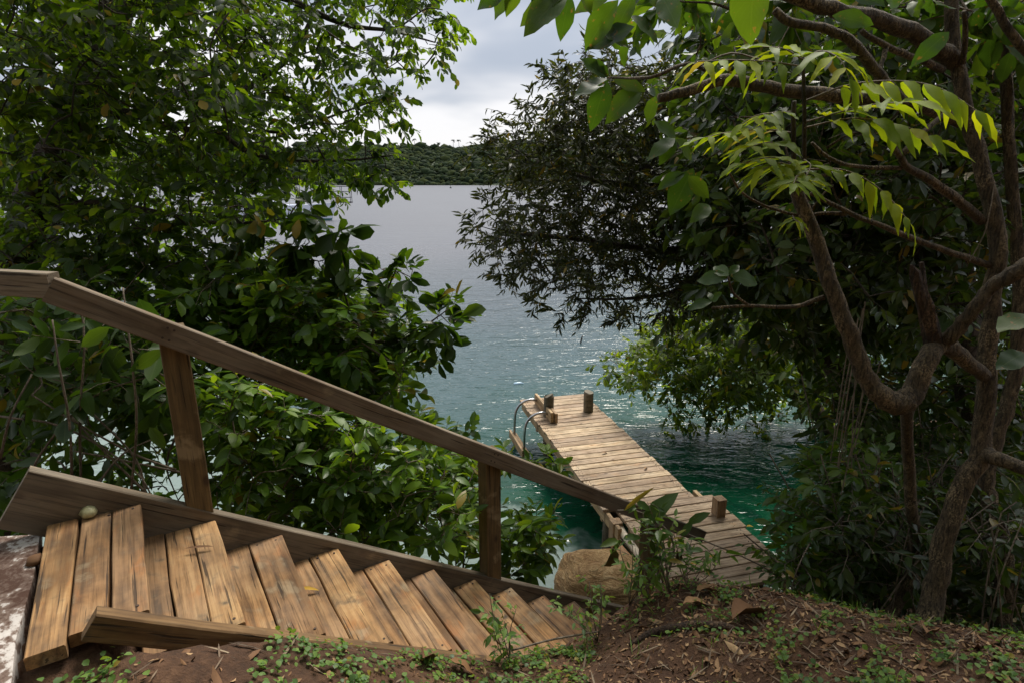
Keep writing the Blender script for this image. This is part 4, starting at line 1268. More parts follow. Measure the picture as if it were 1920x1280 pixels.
    # drooping large leaves further up
    t2 = [at(*p) for p in [(580, 455, 4.2), (620, 440, 4.2), (650, 450, 4.2), (600, 490, 4.2), (640, 480, 4.2), (560, 480, 4.2), (540, 432, 4.2), (505, 415, 4.3), (480, 455, 4.3), (575, 420, 4.2)]]
    t.connect(t2, .003, .008)
    t.twigs(np.array(t2), .15, 3, 6, .17, droop=.6, up=.2, tmin=.4, side=1.0, flat=.6)
    t.finish(200, 'stem')
    # low shrub by the second post
    b = gpt(-.05, 4.0)
    t = Plant('shrub', 'low pointed-leaf shrub behind the second handrail post', 'shrub', b, L['bright'], B['twig'], 'elliptic', 35, 'shrubs on the bank left of the stairs', .85)
    t.limb([b, at(930, 1060, 4.0), at(960, 1000, 4.0)], .012, .004, 5)
    A = scatter([(880, 960), (960, 980), (1030, 965), (1035, 1010), (1010, 1070), (930, 1085), (860, 1060)], 34, 3.7, 4.3, 10)
    t.connect(A, .003, .008)
    t.twigs(A, .16, 4, 6, .115, droop=.15, up=.5, flat=.9)
    t.finish(140, 'stem')
    # slender branch sticking out above the rail
    b = gpt(-.45, 4.3)
    t = Plant('shrub', 'slender leafy shrub poking above the lower handrail beside the ladder', 'shrub', b, L['bright'], B['twig'], 'elliptic', 36, 'shrubs on the bank left of the stairs', .95)
    t.limb([b, at(830, 900, 4.2), at(860, 830, 4.2), at(880, 815, 4.2)], .010, .003, 5)
    t.limb([b, at(880, 900, 4.1), at(940, 875, 4.05), at(990, 868, 4.0), at(1035, 866, 4.0)], .010, .003, 5)
    t.limb([b, at(850, 920, 4.2), at(890, 940, 4.2), at(920, 945, 4.2)], .008, .003, 5)
    tips = np.array([at(*p) for p in [(880, 822, 4.2), (860, 840, 4.2), (840, 815, 4.3), (900, 850, 4.15), (930, 868, 4.1), (960, 866, 4.05), (985, 868, 4.0), (1015, 866, 4.0), (1030, 870, 4.0), (870, 870, 4.2), (840, 880, 4.2), (905, 885, 4.2), (895, 935, 4.2), (870, 900, 4.2), (820, 850, 4.3), (800, 800, 4.4), (770, 800, 4.4), (830, 930, 4.3)]])
    t.connect(tips, .003, .006)
    t.twigs(tips, .13, 4, 6, .10, droop=.15, up=.2, flat=1.0)
    t.finish(140, 'stem')
left_shrubs()

# ------------------------------------------------------------------ narrow-leaved tree and light green tree over the water
def right_trees():
    b = gpt(4.6, 6.2)
    t = Plant('tree', 'dark narrow-leaved tree leaning over the water right of the gap', 'tree', b, L['willow'], B['dark'], 'lance', 41, None, .95, 2)
    t.limb([b, at(1620, 800, 6.3), at(1500, 600, 6.3), at(1380, 450, 6.3), at(1250, 350, 6.3), at(1150, 250, 6.4), at(1120, 170, 6.5)], .14, .015, 10)
    t.limb([at(1380, 450, 6.3), at(1250, 470, 6.2), at(1100, 450, 6.1), at(980, 440, 6.0), at(920, 430, 6.0)], .05, .006)
    t.limb([at(1380, 450, 6.3), at(1280, 540, 6.1), at(1180, 560, 6.0), at(1080, 560, 6.0)], .04, .006)
    t.limb([at(1250, 350, 6.3), at(1120, 340, 6.2), at(1010, 300, 6.1), at(940, 270, 6.1)], .035, .005)
    A = scatter([(1060, 170), (1100, 110), (1260, 130), (1330, 250), (1340, 580), (1190, 585), (1090, 575), (1000, 535), (950, 500), (915, 460), (915, 400), (950, 370), (935, 310), (945, 270), (1000, 225)], 230, 5.5, 6.6, 11)
    C = scatter([(1100, 150), (1400, 120), (1420, 560), (1190, 560), (1000, 500), (980, 330), (1030, 240)], 90, 6.6, 8.2, 12)
    tips = np.array([at(*p) for p in [(915, 258, 6.0), (935, 262, 6.0), (905, 285, 6.0), (960, 245, 6.0), (985, 205, 6.1), (1000, 190, 6.1), (1035, 130, 6.2), (1050, 165, 6.2), (1045, 150, 6.2), (905, 395, 5.9), (895, 425, 5.9), (900, 455, 5.9), (925, 480, 5.9), (920, 375, 5.9), (1010, 570, 5.9), (1060, 590, 5.9), (1170, 600, 5.9), (1110, 590, 5.9), (950, 515, 5.9)]])
    t.connect(np.vstack([A, tips, C]), .003, .02)
    t.twigs(A, .32, 6, 14, .085, droop=.35, up=.15, flat=.3, jit=.7, side=.7)
    t.twigs(tips, .20, 5, 10, .09, droop=.25, up=.2, flat=.3, jit=.7, side=.6, out=(-.7, -.1, 0))
    t.twigs(C, .5, 6, 13, .11, droop=.35, up=.15, flat=.3, jit=.7, side=.7)
    t.finish(220)

    b = gpt(6.3, 9.9)
    t = Plant('tree', 'light green small-leaved tree with forked trunk overhanging the jetty water', 'tree', b, L['overhang'], B['grey'], 'obovate', 42, None, .95)
    t.limb([b, at(1632, 950, 9.9), at(1600, 870, 9.9), at(1545, 790, 9.9), at(1490, 740, 9.9), at(1475, 715, 9.9), at(1440, 690, 10.0), at(1400, 680, 10.0)], .16, .05, 10)
    t.limb([at(1600, 870, 9.9), at(1530, 760, 9.8), at(1510, 700, 9.8), at(1480, 660, 9.8), at(1420, 650, 9.9), at(1330, 640, 10.0), at(1250, 660, 10.1)], .115, .017, 9)
    t.limb([at(1480, 660, 9.8), at(1440, 620, 9.8), at(1380, 600, 9.9)], .07, .017)
    t.limb([at(1400, 680, 10.0), at(1330, 730, 9.9), at(1290, 790, 9.8)], .02, .005)
    A = scatter([(1140, 690), (1190, 655), (1240, 600), (1340, 560), (1500, 560), (1580, 660), (1560, 760), (1430, 750), (1300, 740), (1210, 720)], 190, 8.8, 10.6, 13)
    Bq = scatter([(1250, 740), (1340, 720), (1440, 740), (1470, 800), (1380, 780), (1300, 800), (1255, 800)], 34, 9.2, 9.9, 14)
    tips = np.array([at(*p) for p in [(1130, 685, 10.0), (1150, 668, 10.0), (1145, 700, 10.0), (1165, 715, 9.9), (1200, 725, 9.9), (1190, 660, 10.0), (1255, 785, 9.7), (1260, 810, 9.7), (1300, 805, 9.7), (1330, 790, 9.7), (1400, 790, 9.7), (1440, 810, 9.7)]])
    t.connect(np.vstack([A, Bq, tips]), .003, .015)
    t.twigs(A, .41, 6, 10, .130, droop=.35, flat=.8)
    t.twigs(Bq, .28, 3, 8, .105, droop=.4, flat=.8)
    t.twigs(tips, .22, 4, 9, .105, droop=.35, flat=.8)
    t.finish(160)

    # dense dark trees filling the right side
    b = gpt(5.6, 5.4)
    t = Plant('tree', 'dense dark tree behind the forked trunk on the right', 'tree', b, L['wall'], B['dark'], 'elliptic', 43, None, .95, 2)
    t.limb([b, at(1830, 800, 5.2), at(1800, 500, 5.2), at(1700, 200, 5.4), at(1650, -100, 5.6)], .16, .05, 10)
    t.limb([at(1800, 500, 5.2), at(1600, 430, 5.1), at(1420, 350, 5.2), at(1320, 260, 5.4)], .06, .012)
    t.limb([at(1700, 200, 5.4), at(1540, 120, 5.4), at(1380, 90, 5.5)], .05, .012)
    A = scatter([(1310, 60), (1980, -60), (1980, 330), (1860, 520), (1700, 600), (1500, 640), (1330, 560), (1290, 300)], 300, 4.4, 5.8, 15)
    C = scatter([(1280, 0), (1990, -80), (1990, 480), (1880, 560), (1500, 680), (1330, 600)], 160, 5.8, 7.6, 16)
    E = scatter([(1330, 200), (1420, -60), (1980, -60), (1980, 640), (1880, 700), (1600, 560), (1420, 520)], 120, 3.3, 4.4, 18)
    t.connect(np.vstack([A, C, E]), .003, .02)
    t.twigs(E, .27, 5, 7, .105, droop=.45, flat=.6)
    t.twigs(A, .34, 6, 9, .135, droop=.45, flat=.6)
    t.twigs(C, .55, 7, 10, .175, droop=.45, flat=.5)
    t.finish(260)

    b = gpt(6.2, 7.2)
    t = Plant('tree', 'shaded tree on the bank at the right edge of the bay', 'tree', b, L['under'], B['dark'], 'elliptic', 44, None, .95)
    t.limb([b, at(1880, 850, 6.2), at(1860, 650, 6.2), at(1800, 480, 6.4)], .12, .03, 9)
    t.limb([at(1880, 850, 6.2), at(1750, 760, 6.0), at(1640, 700, 6.0)], .05, .01)
    A = scatter([(1530, 650), (1720, 600), (1980, 560), (1980, 980), (1800, 1000), (1640, 960), (1620, 820)], 150, 5.0, 7.0, 17)
    t.connect(A, .003, .02)
    t.twigs(A, .36, 5, 8, .13, droop=.4, flat=.7)
    t.finish(160)
right_trees()

# ------------------------------------------------------------------ forked tree in the right foreground; its unseen overhead crown is added for shade
def fork_tree():
    b = gpt(1.93, 2.28, -.12)
    t = Plant('forked_tree', 'bare-stemmed forked tree with hooked brown limb in the right foreground', 'tree', b, L['big'], B['brown'], 'elliptic', 51, None, 1.05, 6)
    main = [b, at(1752, 1120, 2.38), at(1765, 1040, 2.42), at(1795, 930, 2.46), at(1840, 840, 2.5), at(1850, 700, 2.55), at(1862, 560, 2.58), at(1870, 450, 2.6), at(1845, 330, 2.65), at(1815, 220, 2.7), at(1790, 100, 2.75), at(1782, -40, 2.8), at(1775, -300, 2.9), at(1700, -700, 2.8)]
    t.limb(main, [.056, .048, .045, .042, .040, .037, .035, .034, .032, .030, .028, .026, .024, .018], 0, 14, .06)
    # hooked limb
    t.limb([at(1845, 705, 2.52), at(1800, 665, 2.45), at(1762, 645, 2.38), at(1735, 685, 2.32), at(1712, 735, 2.3), at(1690, 757, 2.28), at(1655, 742, 2.28), at(1620, 700, 2.3), at(1588, 625, 2.32), at(1562, 550, 2.35), at(1530, 455, 2.4), at(1500, 375, 2.42), at(1488, 335, 2.42)],
           [.030, .034, .038, .040, .045, .049, .042, .037, .034, .032, .029, .026, .024], 0, 14, .06)
    t.limb([at(1765, 645, 2.38), at(1790, 622, 2.34), at(1825, 580, 2.3), at(1858, 540, 2.28), at(1895, 515, 2.25), at(1960, 480, 2.2)], [.032, .028, .026, .026, .030, .030], 0, 12, .06)
    # the trunk seen left of the main one, and the rough one to the right
    t.limb([gpt(1.85, 2.66, -.1), at(1714, 1080, 2.75), at(1708, 940, 2.75), at(1702, 830, 2.65), at(1700, 765, 2.42)], [.036, .030, .028, .026, .024], 0, 10, .06)
    t.limb([gpt(2.62, 2.6, -.1), at(1885, 1080, 2.85), at(1862, 960, 2.9), at(1850, 900, 2.95), at(1875, 800, 3.0), at(1905, 680, 3.05), at(1910, 500, 3.1), at(1890, 250, 3.2), at(1880, -60, 3.3)], [.055, .042, .036, .036, .034, .032, .030, .026, .02], 0, 12, .2)
    t.limb([at(1838, 845, 2.5), at(1870, 862, 2.42), at(1950, 888, 2.3)], .038, .026)
    # upper limbs
    t.limb([at(1788, 115, 2.74), at(1755, 88, 2.68), at(1690, 52, 2.6), at(1600, 28, 2.5), at(1520, 5, 2.45), at(1430, -30, 2.4)], .038, .024, 10)
    t.limb([at(1795, 225, 2.7), at(1740, 205, 2.6), at(1690, 185, 2.5), at(1650, 145, 2.45), at(1620, 105, 2.4), at(1590, 73, 2.38), at(1540, 52, 2.35), at(1480, 42, 2.3), at(1452, 20, 2.3)], .024, .014, 8)
    t.limb([at(1800, 230, 2.7), at(1700, 192, 2.62), at(1570, 180, 2.55), at(1460, 168, 2.5), at(1400, 156, 2.48), at(1350, 152, 2.46), at(1300, 168, 2.45), at(1236, 186, 2.44)], [.026, .027, .027, .025, .023, .022, .020, .017], 0, 8)
    t.limb([at(1350, 148, 2.46), at(1290, 120, 2.4), at(1220, 145, 2.35), at(1140, 146, 2.9)], .010, .004, 6)
    t.limb([at(1768, 132, 2.7), at(1720, 110, 2.6), at(1662, 88, 2.5), at(1615, 58, 2.45)], .016, .010, 6)
    t.limb([at(1662, 90, 2.5), at(1650, 130, 2.45), at(1625, 185, 2.4)], .010, .006, 6)
    t.limb([at(1842, 415, 2.62), at(1790, 370, 2.55), at(1738, 335, 2.5), at(1700, 312, 2.45), at(1685, 290, 2.42), at(1655, 245, 2.4)], .022, .010, 7)
    t.limb([at(1690, 315, 2.45), at(1610, 313, 2.4), at(1560, 300, 2.36), at(1522, 268, 2.34)], .010, .006, 6)
    t.limb([at(1690, 290, 2.42), at(1740, 240, 2.5), at(1800, 190, 2.6)], .012, .009, 6)
    t.limb([at(1862, 500, 2.6), at(1760, 465, 2.5), at(1680, 435, 2.45), at(1590, 398, 2.4), at(1520, 362, 2.38)], .016, .008, 6)
    t.limb([at(1588, 402, 2.4), at(1540, 400, 2.42), at(1500, 405, 2.44), at(1430, 385, 2.4), at(1390, 360, 2.38), at(1368, 325, 2.35)], .009, .004, 6)
    t.limb([at(1545, 558, 2.36), at(1490, 575, 2.34), at(1405, 574, 2.3), at(1335, 577, 2.3)], .011, .005, 6)
    t.limb([at(1405, 574, 2.3), at(1375, 550, 2.28), at(1365, 520, 2.26)], .006, .004, 6)
    t.limb([at(1960, 130, 2.5), at(1900, 70, 2.5), at(1870, 20, 2.5), at(1840, -30, 2.5)], .018, .014, 7)
    t.limb([at(1806, 120, 2.7), at(1810, 60, 2.65), at(1808, 22, 2.6)], .012, .009, 6)
    # hanging creepers
    for k in range(7):
        x = 1590 + t.r.normal(0, 26); y0 = t.r.uniform(560, 720); y1 = t.r.uniform(820, 930); Y = t.r.uniform(2.7, 3.1)
        t.thin.tube(smooth_path([at(x + 30, y0, Y), at(x + t.r.normal(8, 8), (y0 + y1) / 2, Y), at(x + t.r.normal(-14, 14), y1, Y)], 4), .0035, 4, False)
    t.thin.tube(smooth_path([at(1865, 345, 2.5), at(1855, 400, 2.48), at(1845, 440, 2.48), at(1818, 490, 2.48)], 4), .003, 4, False)
    t.thin.tube(smooth_path([at(1480, 50, 2.5), at(1440, 110, 2.45), at(1370, 100, 2.4), at(1300, 130, 2.4)], 4), .003, 4, False)
    # big leaves that can be told apart
    nd = at(1141, 144, 2.95)
    t.hand([(1141, 146, 1088, 108), (1141, 146, 1110, 108), (1138, 148, 1076, 180), (1138, 150, 1108, 242), (1202, 165, 1138, 222), (1150, 150, 1210, 160)], 2.95, wide=.95)
    t.hand([(1268, 258, 1226, 226), (1266, 260, 1218, 282), (1268, 262, 1236, 306), (1268, 262, 1300, 300), (1230, 180, 1212, 232), (1285, 325, 1232, 350), (1300, 315, 1255, 405), (1290, 330, 1330, 372), (1330, 385, 1300, 410)], 2.7)
    t.hand([(965, -40, 893, 18), (965, -40, 925, 38), (975, -40, 950, 22), (1062, -12, 968, 36), (1062, -12, 984, 50), (1064, -10, 1012, 44), (1070, -8, 1048, 66), (1065, -30, 1000, -5), (1015, -50, 1000, 12)], 3.0)
    t.hand([(1160, 0, 1090, 92), (1190, 50, 1096, 92), (1125, 58, 1186, 82), (1085, -20, 1115, 26), (1150, -20, 1080, 10), (1190, -10, 1150, 62), (1230, 20, 1190, 70), (1240, -10, 1270, 50), (1180, 30, 1245, 60), (1130, 20, 1165, 95)], 2.9)
    t.hand([(1418, -62, 1396, 84)], 1.9, wide=1.2)
    t.hand([(1366, 518, 1305, 526), (1366, 518, 1338, 498), (1366, 516, 1388, 494), (1368, 518, 1434, 522), (1336, 566, 1288, 576), (1336, 566, 1352, 548), (1336, 566, 1330, 545)], 2.26)
    t.hand([(1930, 590, 1872, 620), (1920, 660, 1870, 690), (1560, 30, 1640, 45), (1585, -20, 1660, 0), (1660, -30, 1700, 14), (1780, 60, 1715, 110)], 2.2)
    # unseen crown above and behind the camera, added to block sky light
    r = t.r
    ov = np.stack([r.uniform(-.6, 6.0, 115), r.uniform(-5.0, 1.6, 115), CAMZ + r.uniform(1.5, 3.6, 115)], 1)
    ov[:, 2] += np.maximum(0, ov[:, 1]) * .28
    top = scatter([(1230, -40), (1960, -60), (1960, 70), (1560, 40), (1300, 60)], 22, 2.9, 3.8, 52)
    mid = scatter([(1250, 60), (1330, 60), (1420, 130), (1960, 110), (1960, 420), (1600, 420), (1340, 330), (1250, 200)], 30, 3.2, 4.2, 53)
    t.connect(np.vstack([top, mid, ov]), .004, .03)
    t.twigs(top, .26, 4, 6, .13, droop=.5, flat=.6)
    t.twigs(mid, .24, 3, 5, .10, droop=.5, flat=.6)
    t.twigs(ov, .66, 6, 7, .26, droop=.4, flat=.9)
    t.finish(190)
    # split stub left where a limb tore off
    st_ = MB(); rr = np.random.default_rng(2)
    st_.tube([at(1752, 648, 2.37), at(1738, 600, 2.37), at(1722, 545, 2.37), at(1714, 512, 2.37), at(1708, 497, 2.37)], [.034, .030, .024, .018, .004], 9, True, .3, 3)
    st_.tube([at(1740, 610, 2.40), at(1735, 560, 2.40), at(1731, 520, 2.40), at(1728, 492, 2.40)], [.016, .013, .011, .009], 7, True, .2, 4)
    st_.tube([at(1748, 620, 2.35), at(1747, 575, 2.35), at(1738, 545, 2.36)], [.018, .012, .003], 7, True, .2, 4)
    o = link('broken_stub', st_.mesh('broken_stub', B['rotten'], False), t.root)
    o['label'] = 'dark splintered stub of a torn-off limb'
fork_tree()

# ------------------------------------------------------------------ coppice shoots with feathery leaves on the hooked limb
def feather_shoots():
    b = at(1490, 350, 2.40)
    t = Plant('sapling', 'yellow-green feathery-leaved shoots sprouting at the tip of the hooked limb', 'sapling', b, L['fern'], B['dark'], 'leaflet', 61, None, .62, 5)
    t.limb([at(1486, 352, 2.36), at(1487, 280, 2.3), at(1489, 190, 2.26)], .011, .008, 8)
    t.limb([at(1507, 352, 2.38), at(1508, 230, 2.3), at(1506, 105, 2.26)], .010, .006, 8)
    r = t.r
    fr = [([(1505, 125, 2.25), (1440, 116, 2.2), (1370, 113, 2.15), (1305, 116, 2.1)], 62, 0.75),
          ([(1505, 112, 2.25), (1540, 96, 2.15), (1575, 112, 2.05), (1592, 148, 2.0)], 74, 0.25),
          ([(1505, 112, 2.25), (1470, 92, 2.2), (1430, 88, 2.15)], 66, 0.20),
          ([(1508, 190, 2.3), (1590, 160, 2.25), (1680, 152, 2.2), (1760, 165, 2.15), (1835, 210, 2.1)], 70, 0.60),
          ([(1508, 230, 2.3), (1570, 212, 2.2), (1640, 196, 2.1), (1705, 192, 2.0)], 84, 0.12),
          ([(1508, 240, 2.3), (1600, 222, 2.2), (1690, 236, 2.15), (1760, 262, 2.1)], 74, 0.35),
          ([(1488, 250, 2.3), (1430, 243, 2.22), (1370, 248, 2.16), (1322, 258, 2.12)], 60, 0.25),
          ([(1488, 210, 2.3), (1450, 212, 2.22), (1415, 218, 2.16), (1392, 232, 2.12)], 60, 0.35),
          ([(1488, 275, 2.3), (1440, 268, 2.22), (1400, 278, 2.15)], 62, 0.10),
          ([(1488, 300, 2.3), (1440, 296, 2.2), (1390, 306, 2.14)], 62, 0.10),
          ([(1488, 312, 2.32), (1460, 306, 2.2), (1430, 318, 2.1)], 66, 0.45),
          ([(1490, 345, 2.34), (1494, 330, 2.15), (1488, 345, 1.98)], 60, 0.25),
          ([(1510, 318, 2.34), (1575, 318, 2.28), (1625, 338, 2.24), (1668, 372, 2.2), (1706, 418, 2.16)], 60, 0.55),
          ([(1508, 300, 2.3), (1520, 310, 2.2), (1512, 330, 2.1)], 52, 0.30),
          ([(1486, 405, 2.42), (1490, 412, 2.3), (1500, 418, 2.2)], 34, 0.70)]
    for pts, lp, hang in fr:
        W = [at(*p) for p in pts]
        P = smooth_path(W, 6)
        t.thin.tube(P, np.linspace(.0035, .0015, len(P)), 4, False)
        d = np.r_[0, np.cumsum(np.linalg.norm(np.diff(P, axis=0), axis=1))]
        Ltot = d[-1]; step = .062
        ss = np.arange(Ltot * .22, Ltot, step)
        for s_ in ss:
            p = np.array([np.interp(s_, d, P[:, k]) for k in range(3)])
            q = np.array([np.interp(min(s_ + .01, Ltot), d, P[:, k]) for k in range(3)])
            q0 = np.array([np.interp(max(s_ - .01, 0), d, P[:, k]) for k in range(3)])
            T = unit(q - q0)
            view = unit(np.array([0, 0, CAMZ]) - p)
            S_ = unit(np.cross(T, UP))
            size = lp / FPX * p[1] * r.uniform(.85, 1.1) * (.75 + .5 * math.sin(math.pi * min(1, s_ / Ltot)))
            for sg in (-1, 1):
                D = unit(T * .55 + S_ * sg * 1.0 - UP * (hang * .9) + r.normal(0, .12, 3))
                Nn = UP * (1.1 - hang * .5) - S_ * sg * -.5 * hang + view * .35 + r.normal(0, .12, 3)
                t.add_leaves(p, D, Nn, size)
        T = unit(P[-1] - P[-3]); t.add_leaves(P[-1], unit(T - UP * .4 * hang), UP + r.normal(0, .2, 3), lp / FPX * P[-1][1])
    t.finish(300, 'stem', crown=False, twig_name='leaf_stalks')
feather_shoots()

# ------------------------------------------------------------------ undergrowth below the right-hand trees
def undergrowth():
    specs = [((2.5, 3.6), [(1520, 1030), (1490, 960), (1530, 880), (1610, 850), (1690, 900), (1690, 1090), (1580, 1130), (1530, 1100)], 100, 3.0, 4.2, 'under', .095, 71, 'low bright-flecked bush between the jetty and the forked tree'),
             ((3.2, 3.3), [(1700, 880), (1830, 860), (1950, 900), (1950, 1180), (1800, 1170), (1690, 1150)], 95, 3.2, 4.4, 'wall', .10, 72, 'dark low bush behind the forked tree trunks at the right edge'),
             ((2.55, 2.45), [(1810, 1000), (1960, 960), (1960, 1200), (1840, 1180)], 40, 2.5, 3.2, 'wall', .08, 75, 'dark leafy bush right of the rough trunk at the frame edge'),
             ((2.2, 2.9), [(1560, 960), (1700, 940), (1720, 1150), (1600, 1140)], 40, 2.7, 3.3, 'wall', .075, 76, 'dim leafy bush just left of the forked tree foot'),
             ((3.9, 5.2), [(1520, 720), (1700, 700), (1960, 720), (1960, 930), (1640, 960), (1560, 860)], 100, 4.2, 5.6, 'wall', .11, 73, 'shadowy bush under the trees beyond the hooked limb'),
             ((1.9, 3.1), [(1465, 1040), (1510, 1000), (1530, 1070), (1510, 1115), (1470, 1090)], 20, 2.9, 3.6, 'under', .075, 74, 'small sprawling bush at the right corner of the jetty foot')]
    for (x, y), poly, n, y0, y1, mat, sz, seed, lab in specs:
        b = gpt(x, y)
        t = Plant('bush', lab, 'bush', b, L[mat], B['dark'], 'elliptic', seed, 'bushes under the right-hand trees', .85)
        c = np.mean(poly, axis=0)
        t.limb([b, at(c[0], c[1] + 40, (y0 + y1) / 2), at(c[0], c[1] - 60, (y0 + y1) / 2)], .02, .008, 6)
        for k in range(9):
            x_ = t.r.uniform(min(p[0] for p in poly), max(p[0] for p in poly)); yb = max(p[1] for p in poly); yt = min(p[1] for p in poly)
            Yd = t.r.uniform(y0 - .1, (y0 + y1) / 2); dx = t.r.normal(0, 70)
            t.thin.tube(smooth_path([at(x_, yb, Yd), at(x_ + dx * .6, (yb + yt) / 2, Yd), at(x_ + dx * 1.6, yt, Yd + .1)], 4), .0045, 4, False)
        A = scatter(poly, n, y0, y1, seed)
        gz = ground_z(A[:, 0], A[:, 1]); A = A[A[:, 2] > gz - .02]
        t.connect(A, .003, .012)
        t.twigs(A, .24, 4, 7, sz, droop=.3, flat=.8, up=.3)
        t.finish(110, 'stem')
undergrowth()

# ------------------------------------------------------------------ seedlings on the edge of the bank
def seedlings():
    b = gpt(.72, 2.62)
    def gp(px, py, Y): return at(px, py, Y)
    t = Plant('seedling', 'leggy seedling with one big upright leaf in front of the lower handrail', 'seedling', gp(1236, 1112, 2.62), L['big'], B['twig'], 'elliptic', 81, 'seedlings on the edge of the bank', .85)
    t.limb([gp(1238, 1114, 2.62), gp(1262, 1040, 2.6), gp(1258, 1005, 2.58), gp(1232, 977, 2.56), gp(1195, 958, 2.54), gp(1158, 956, 2.52)], .007, .004, 6)
    t.limb([gp(1236, 1112, 2.62), gp(1205, 1062, 2.6), gp(1172, 1020, 2.58), gp(1162, 1010, 2.58)], .006, .003, 6)
    t.hand([(1206, 981, 1259, 922, 2.5), (1170, 957, 1225, 912, 2.45, .3), (1278, 1005, 1298, 975, 2.5), (1290, 980, 1325, 960, 2.5), (1270, 1010, 1288, 1030, 2.5), (1168, 1010, 1205, 998, 2.5), (1160, 1012, 1128, 1020, 2.5), (1165, 1012, 1150, 1030, 2.5), (1210, 1015, 1250, 1025, 2.5), (1240, 1050, 1222, 1072, 2.5), (1250, 1040, 1270, 1035, 2.5), (1205, 1062, 1185, 1080, 2.5)], 2.5)
    t.finish(20, 'stem', crown=False)
    # dead leaves hanging from it
    for k, (x0, y0, x1, y1, lab) in enumerate([(1150, 1022, 1140, 1082, 'olive dead leaf hanging from the leggy seedling over the boulder'), (1268, 1030, 1275, 1068, 'dark brown dead leaf hanging by the last handrail post'), (1105, 1125, 1112, 1172, 'curled dark dead leaf hanging over the lowest visible tread')]):
        V, F, UV = leaf_template('elliptic', .5, .9, 3)
        p, q = at(x0, y0, 2.5), at(x1, y1, 2.5); d = q - p; S = np.linalg.norm(d); d /= S
        X = unit(np.cross(d, np.array([.3, -1, .3]))); Z = np.cross(X, d)
        o = link('dead_leaf', mesh_np('dead_leaf', V, F, M['deadleaf'], True, UV), None, basis(p, X * S * .8, d * S, Z * S))
        tag(o, lab, 'dead leaf', 'dead leaves hanging on the seedlings')
    # leafy seedlings round the stair foot
    r = np.random.default_rng(82)
    spots = [(1150, 1120, 2.55, 95, 'under', 'spreading seedling on the bank edge left of the leggy one'), (1215, 1108, 2.7, 80, 'weed', 'fine-leaved weed round the foot of the last handrail post'), (1105, 1150, 2.45, 90, 'under', 'broad seedling hiding the foot of the stairs'), (955, 1225, 2.25, 95, 'weed', 'thin weed standing on the near stringer at the lower treads'),
             (1290, 1085, 2.65, 70, 'weed', 'small weed on the crest right of the leggy seedling'), (1255, 1095, 2.6, 105, 'under', 'leafy seedling hiding the base of the last handrail post'), (1180, 1115, 2.6, 90, 'weed', 'tall wispy weed between the boulder and the leggy seedling'), (1120, 1185, 2.3, 85, 'weed', 'wispy weed in front of the stair foot'), (1345, 1070, 2.72, 75, 'weed', 'wiry weed on the crest in front of the jetty foot'), (1415, 1080, 2.62, 70, 'under', 'low weed on the crest nearest the jetty corner'), (1060, 1180, 2.38, 70, 'weed', 'bushy weed beside the lower treads')]
    for i, (px, py, Y, h, mat, lab) in enumerate(spots):
        p = hit(px, py + 18); gz = p[2]
        H = h * 1.35 / FPX * Y
        t = Plant('seedling', lab, 'seedling', p, L[mat], B['twig'], 'ovate', 90 + i, 'seedlings on the edge of the bank', .75)
        for k in range(5):
            e = p + np.array([r.normal(0, .35) * H, r.normal(0, .25) * H, H * r.uniform(.7, 1.4)])
            m = (p + e) / 2 + r.normal(0, .05, 3) * H
            P = t.limb([p, m, e], .0028, .0015, 4)
            t.twigs(P[3:], H * .22, 1, 3, (.065 if mat == 'under' else .042), droop=.1, up=.3, flat=1.0, twig_r=.0012)
        t.finish(60, 'stem')
seedlings()

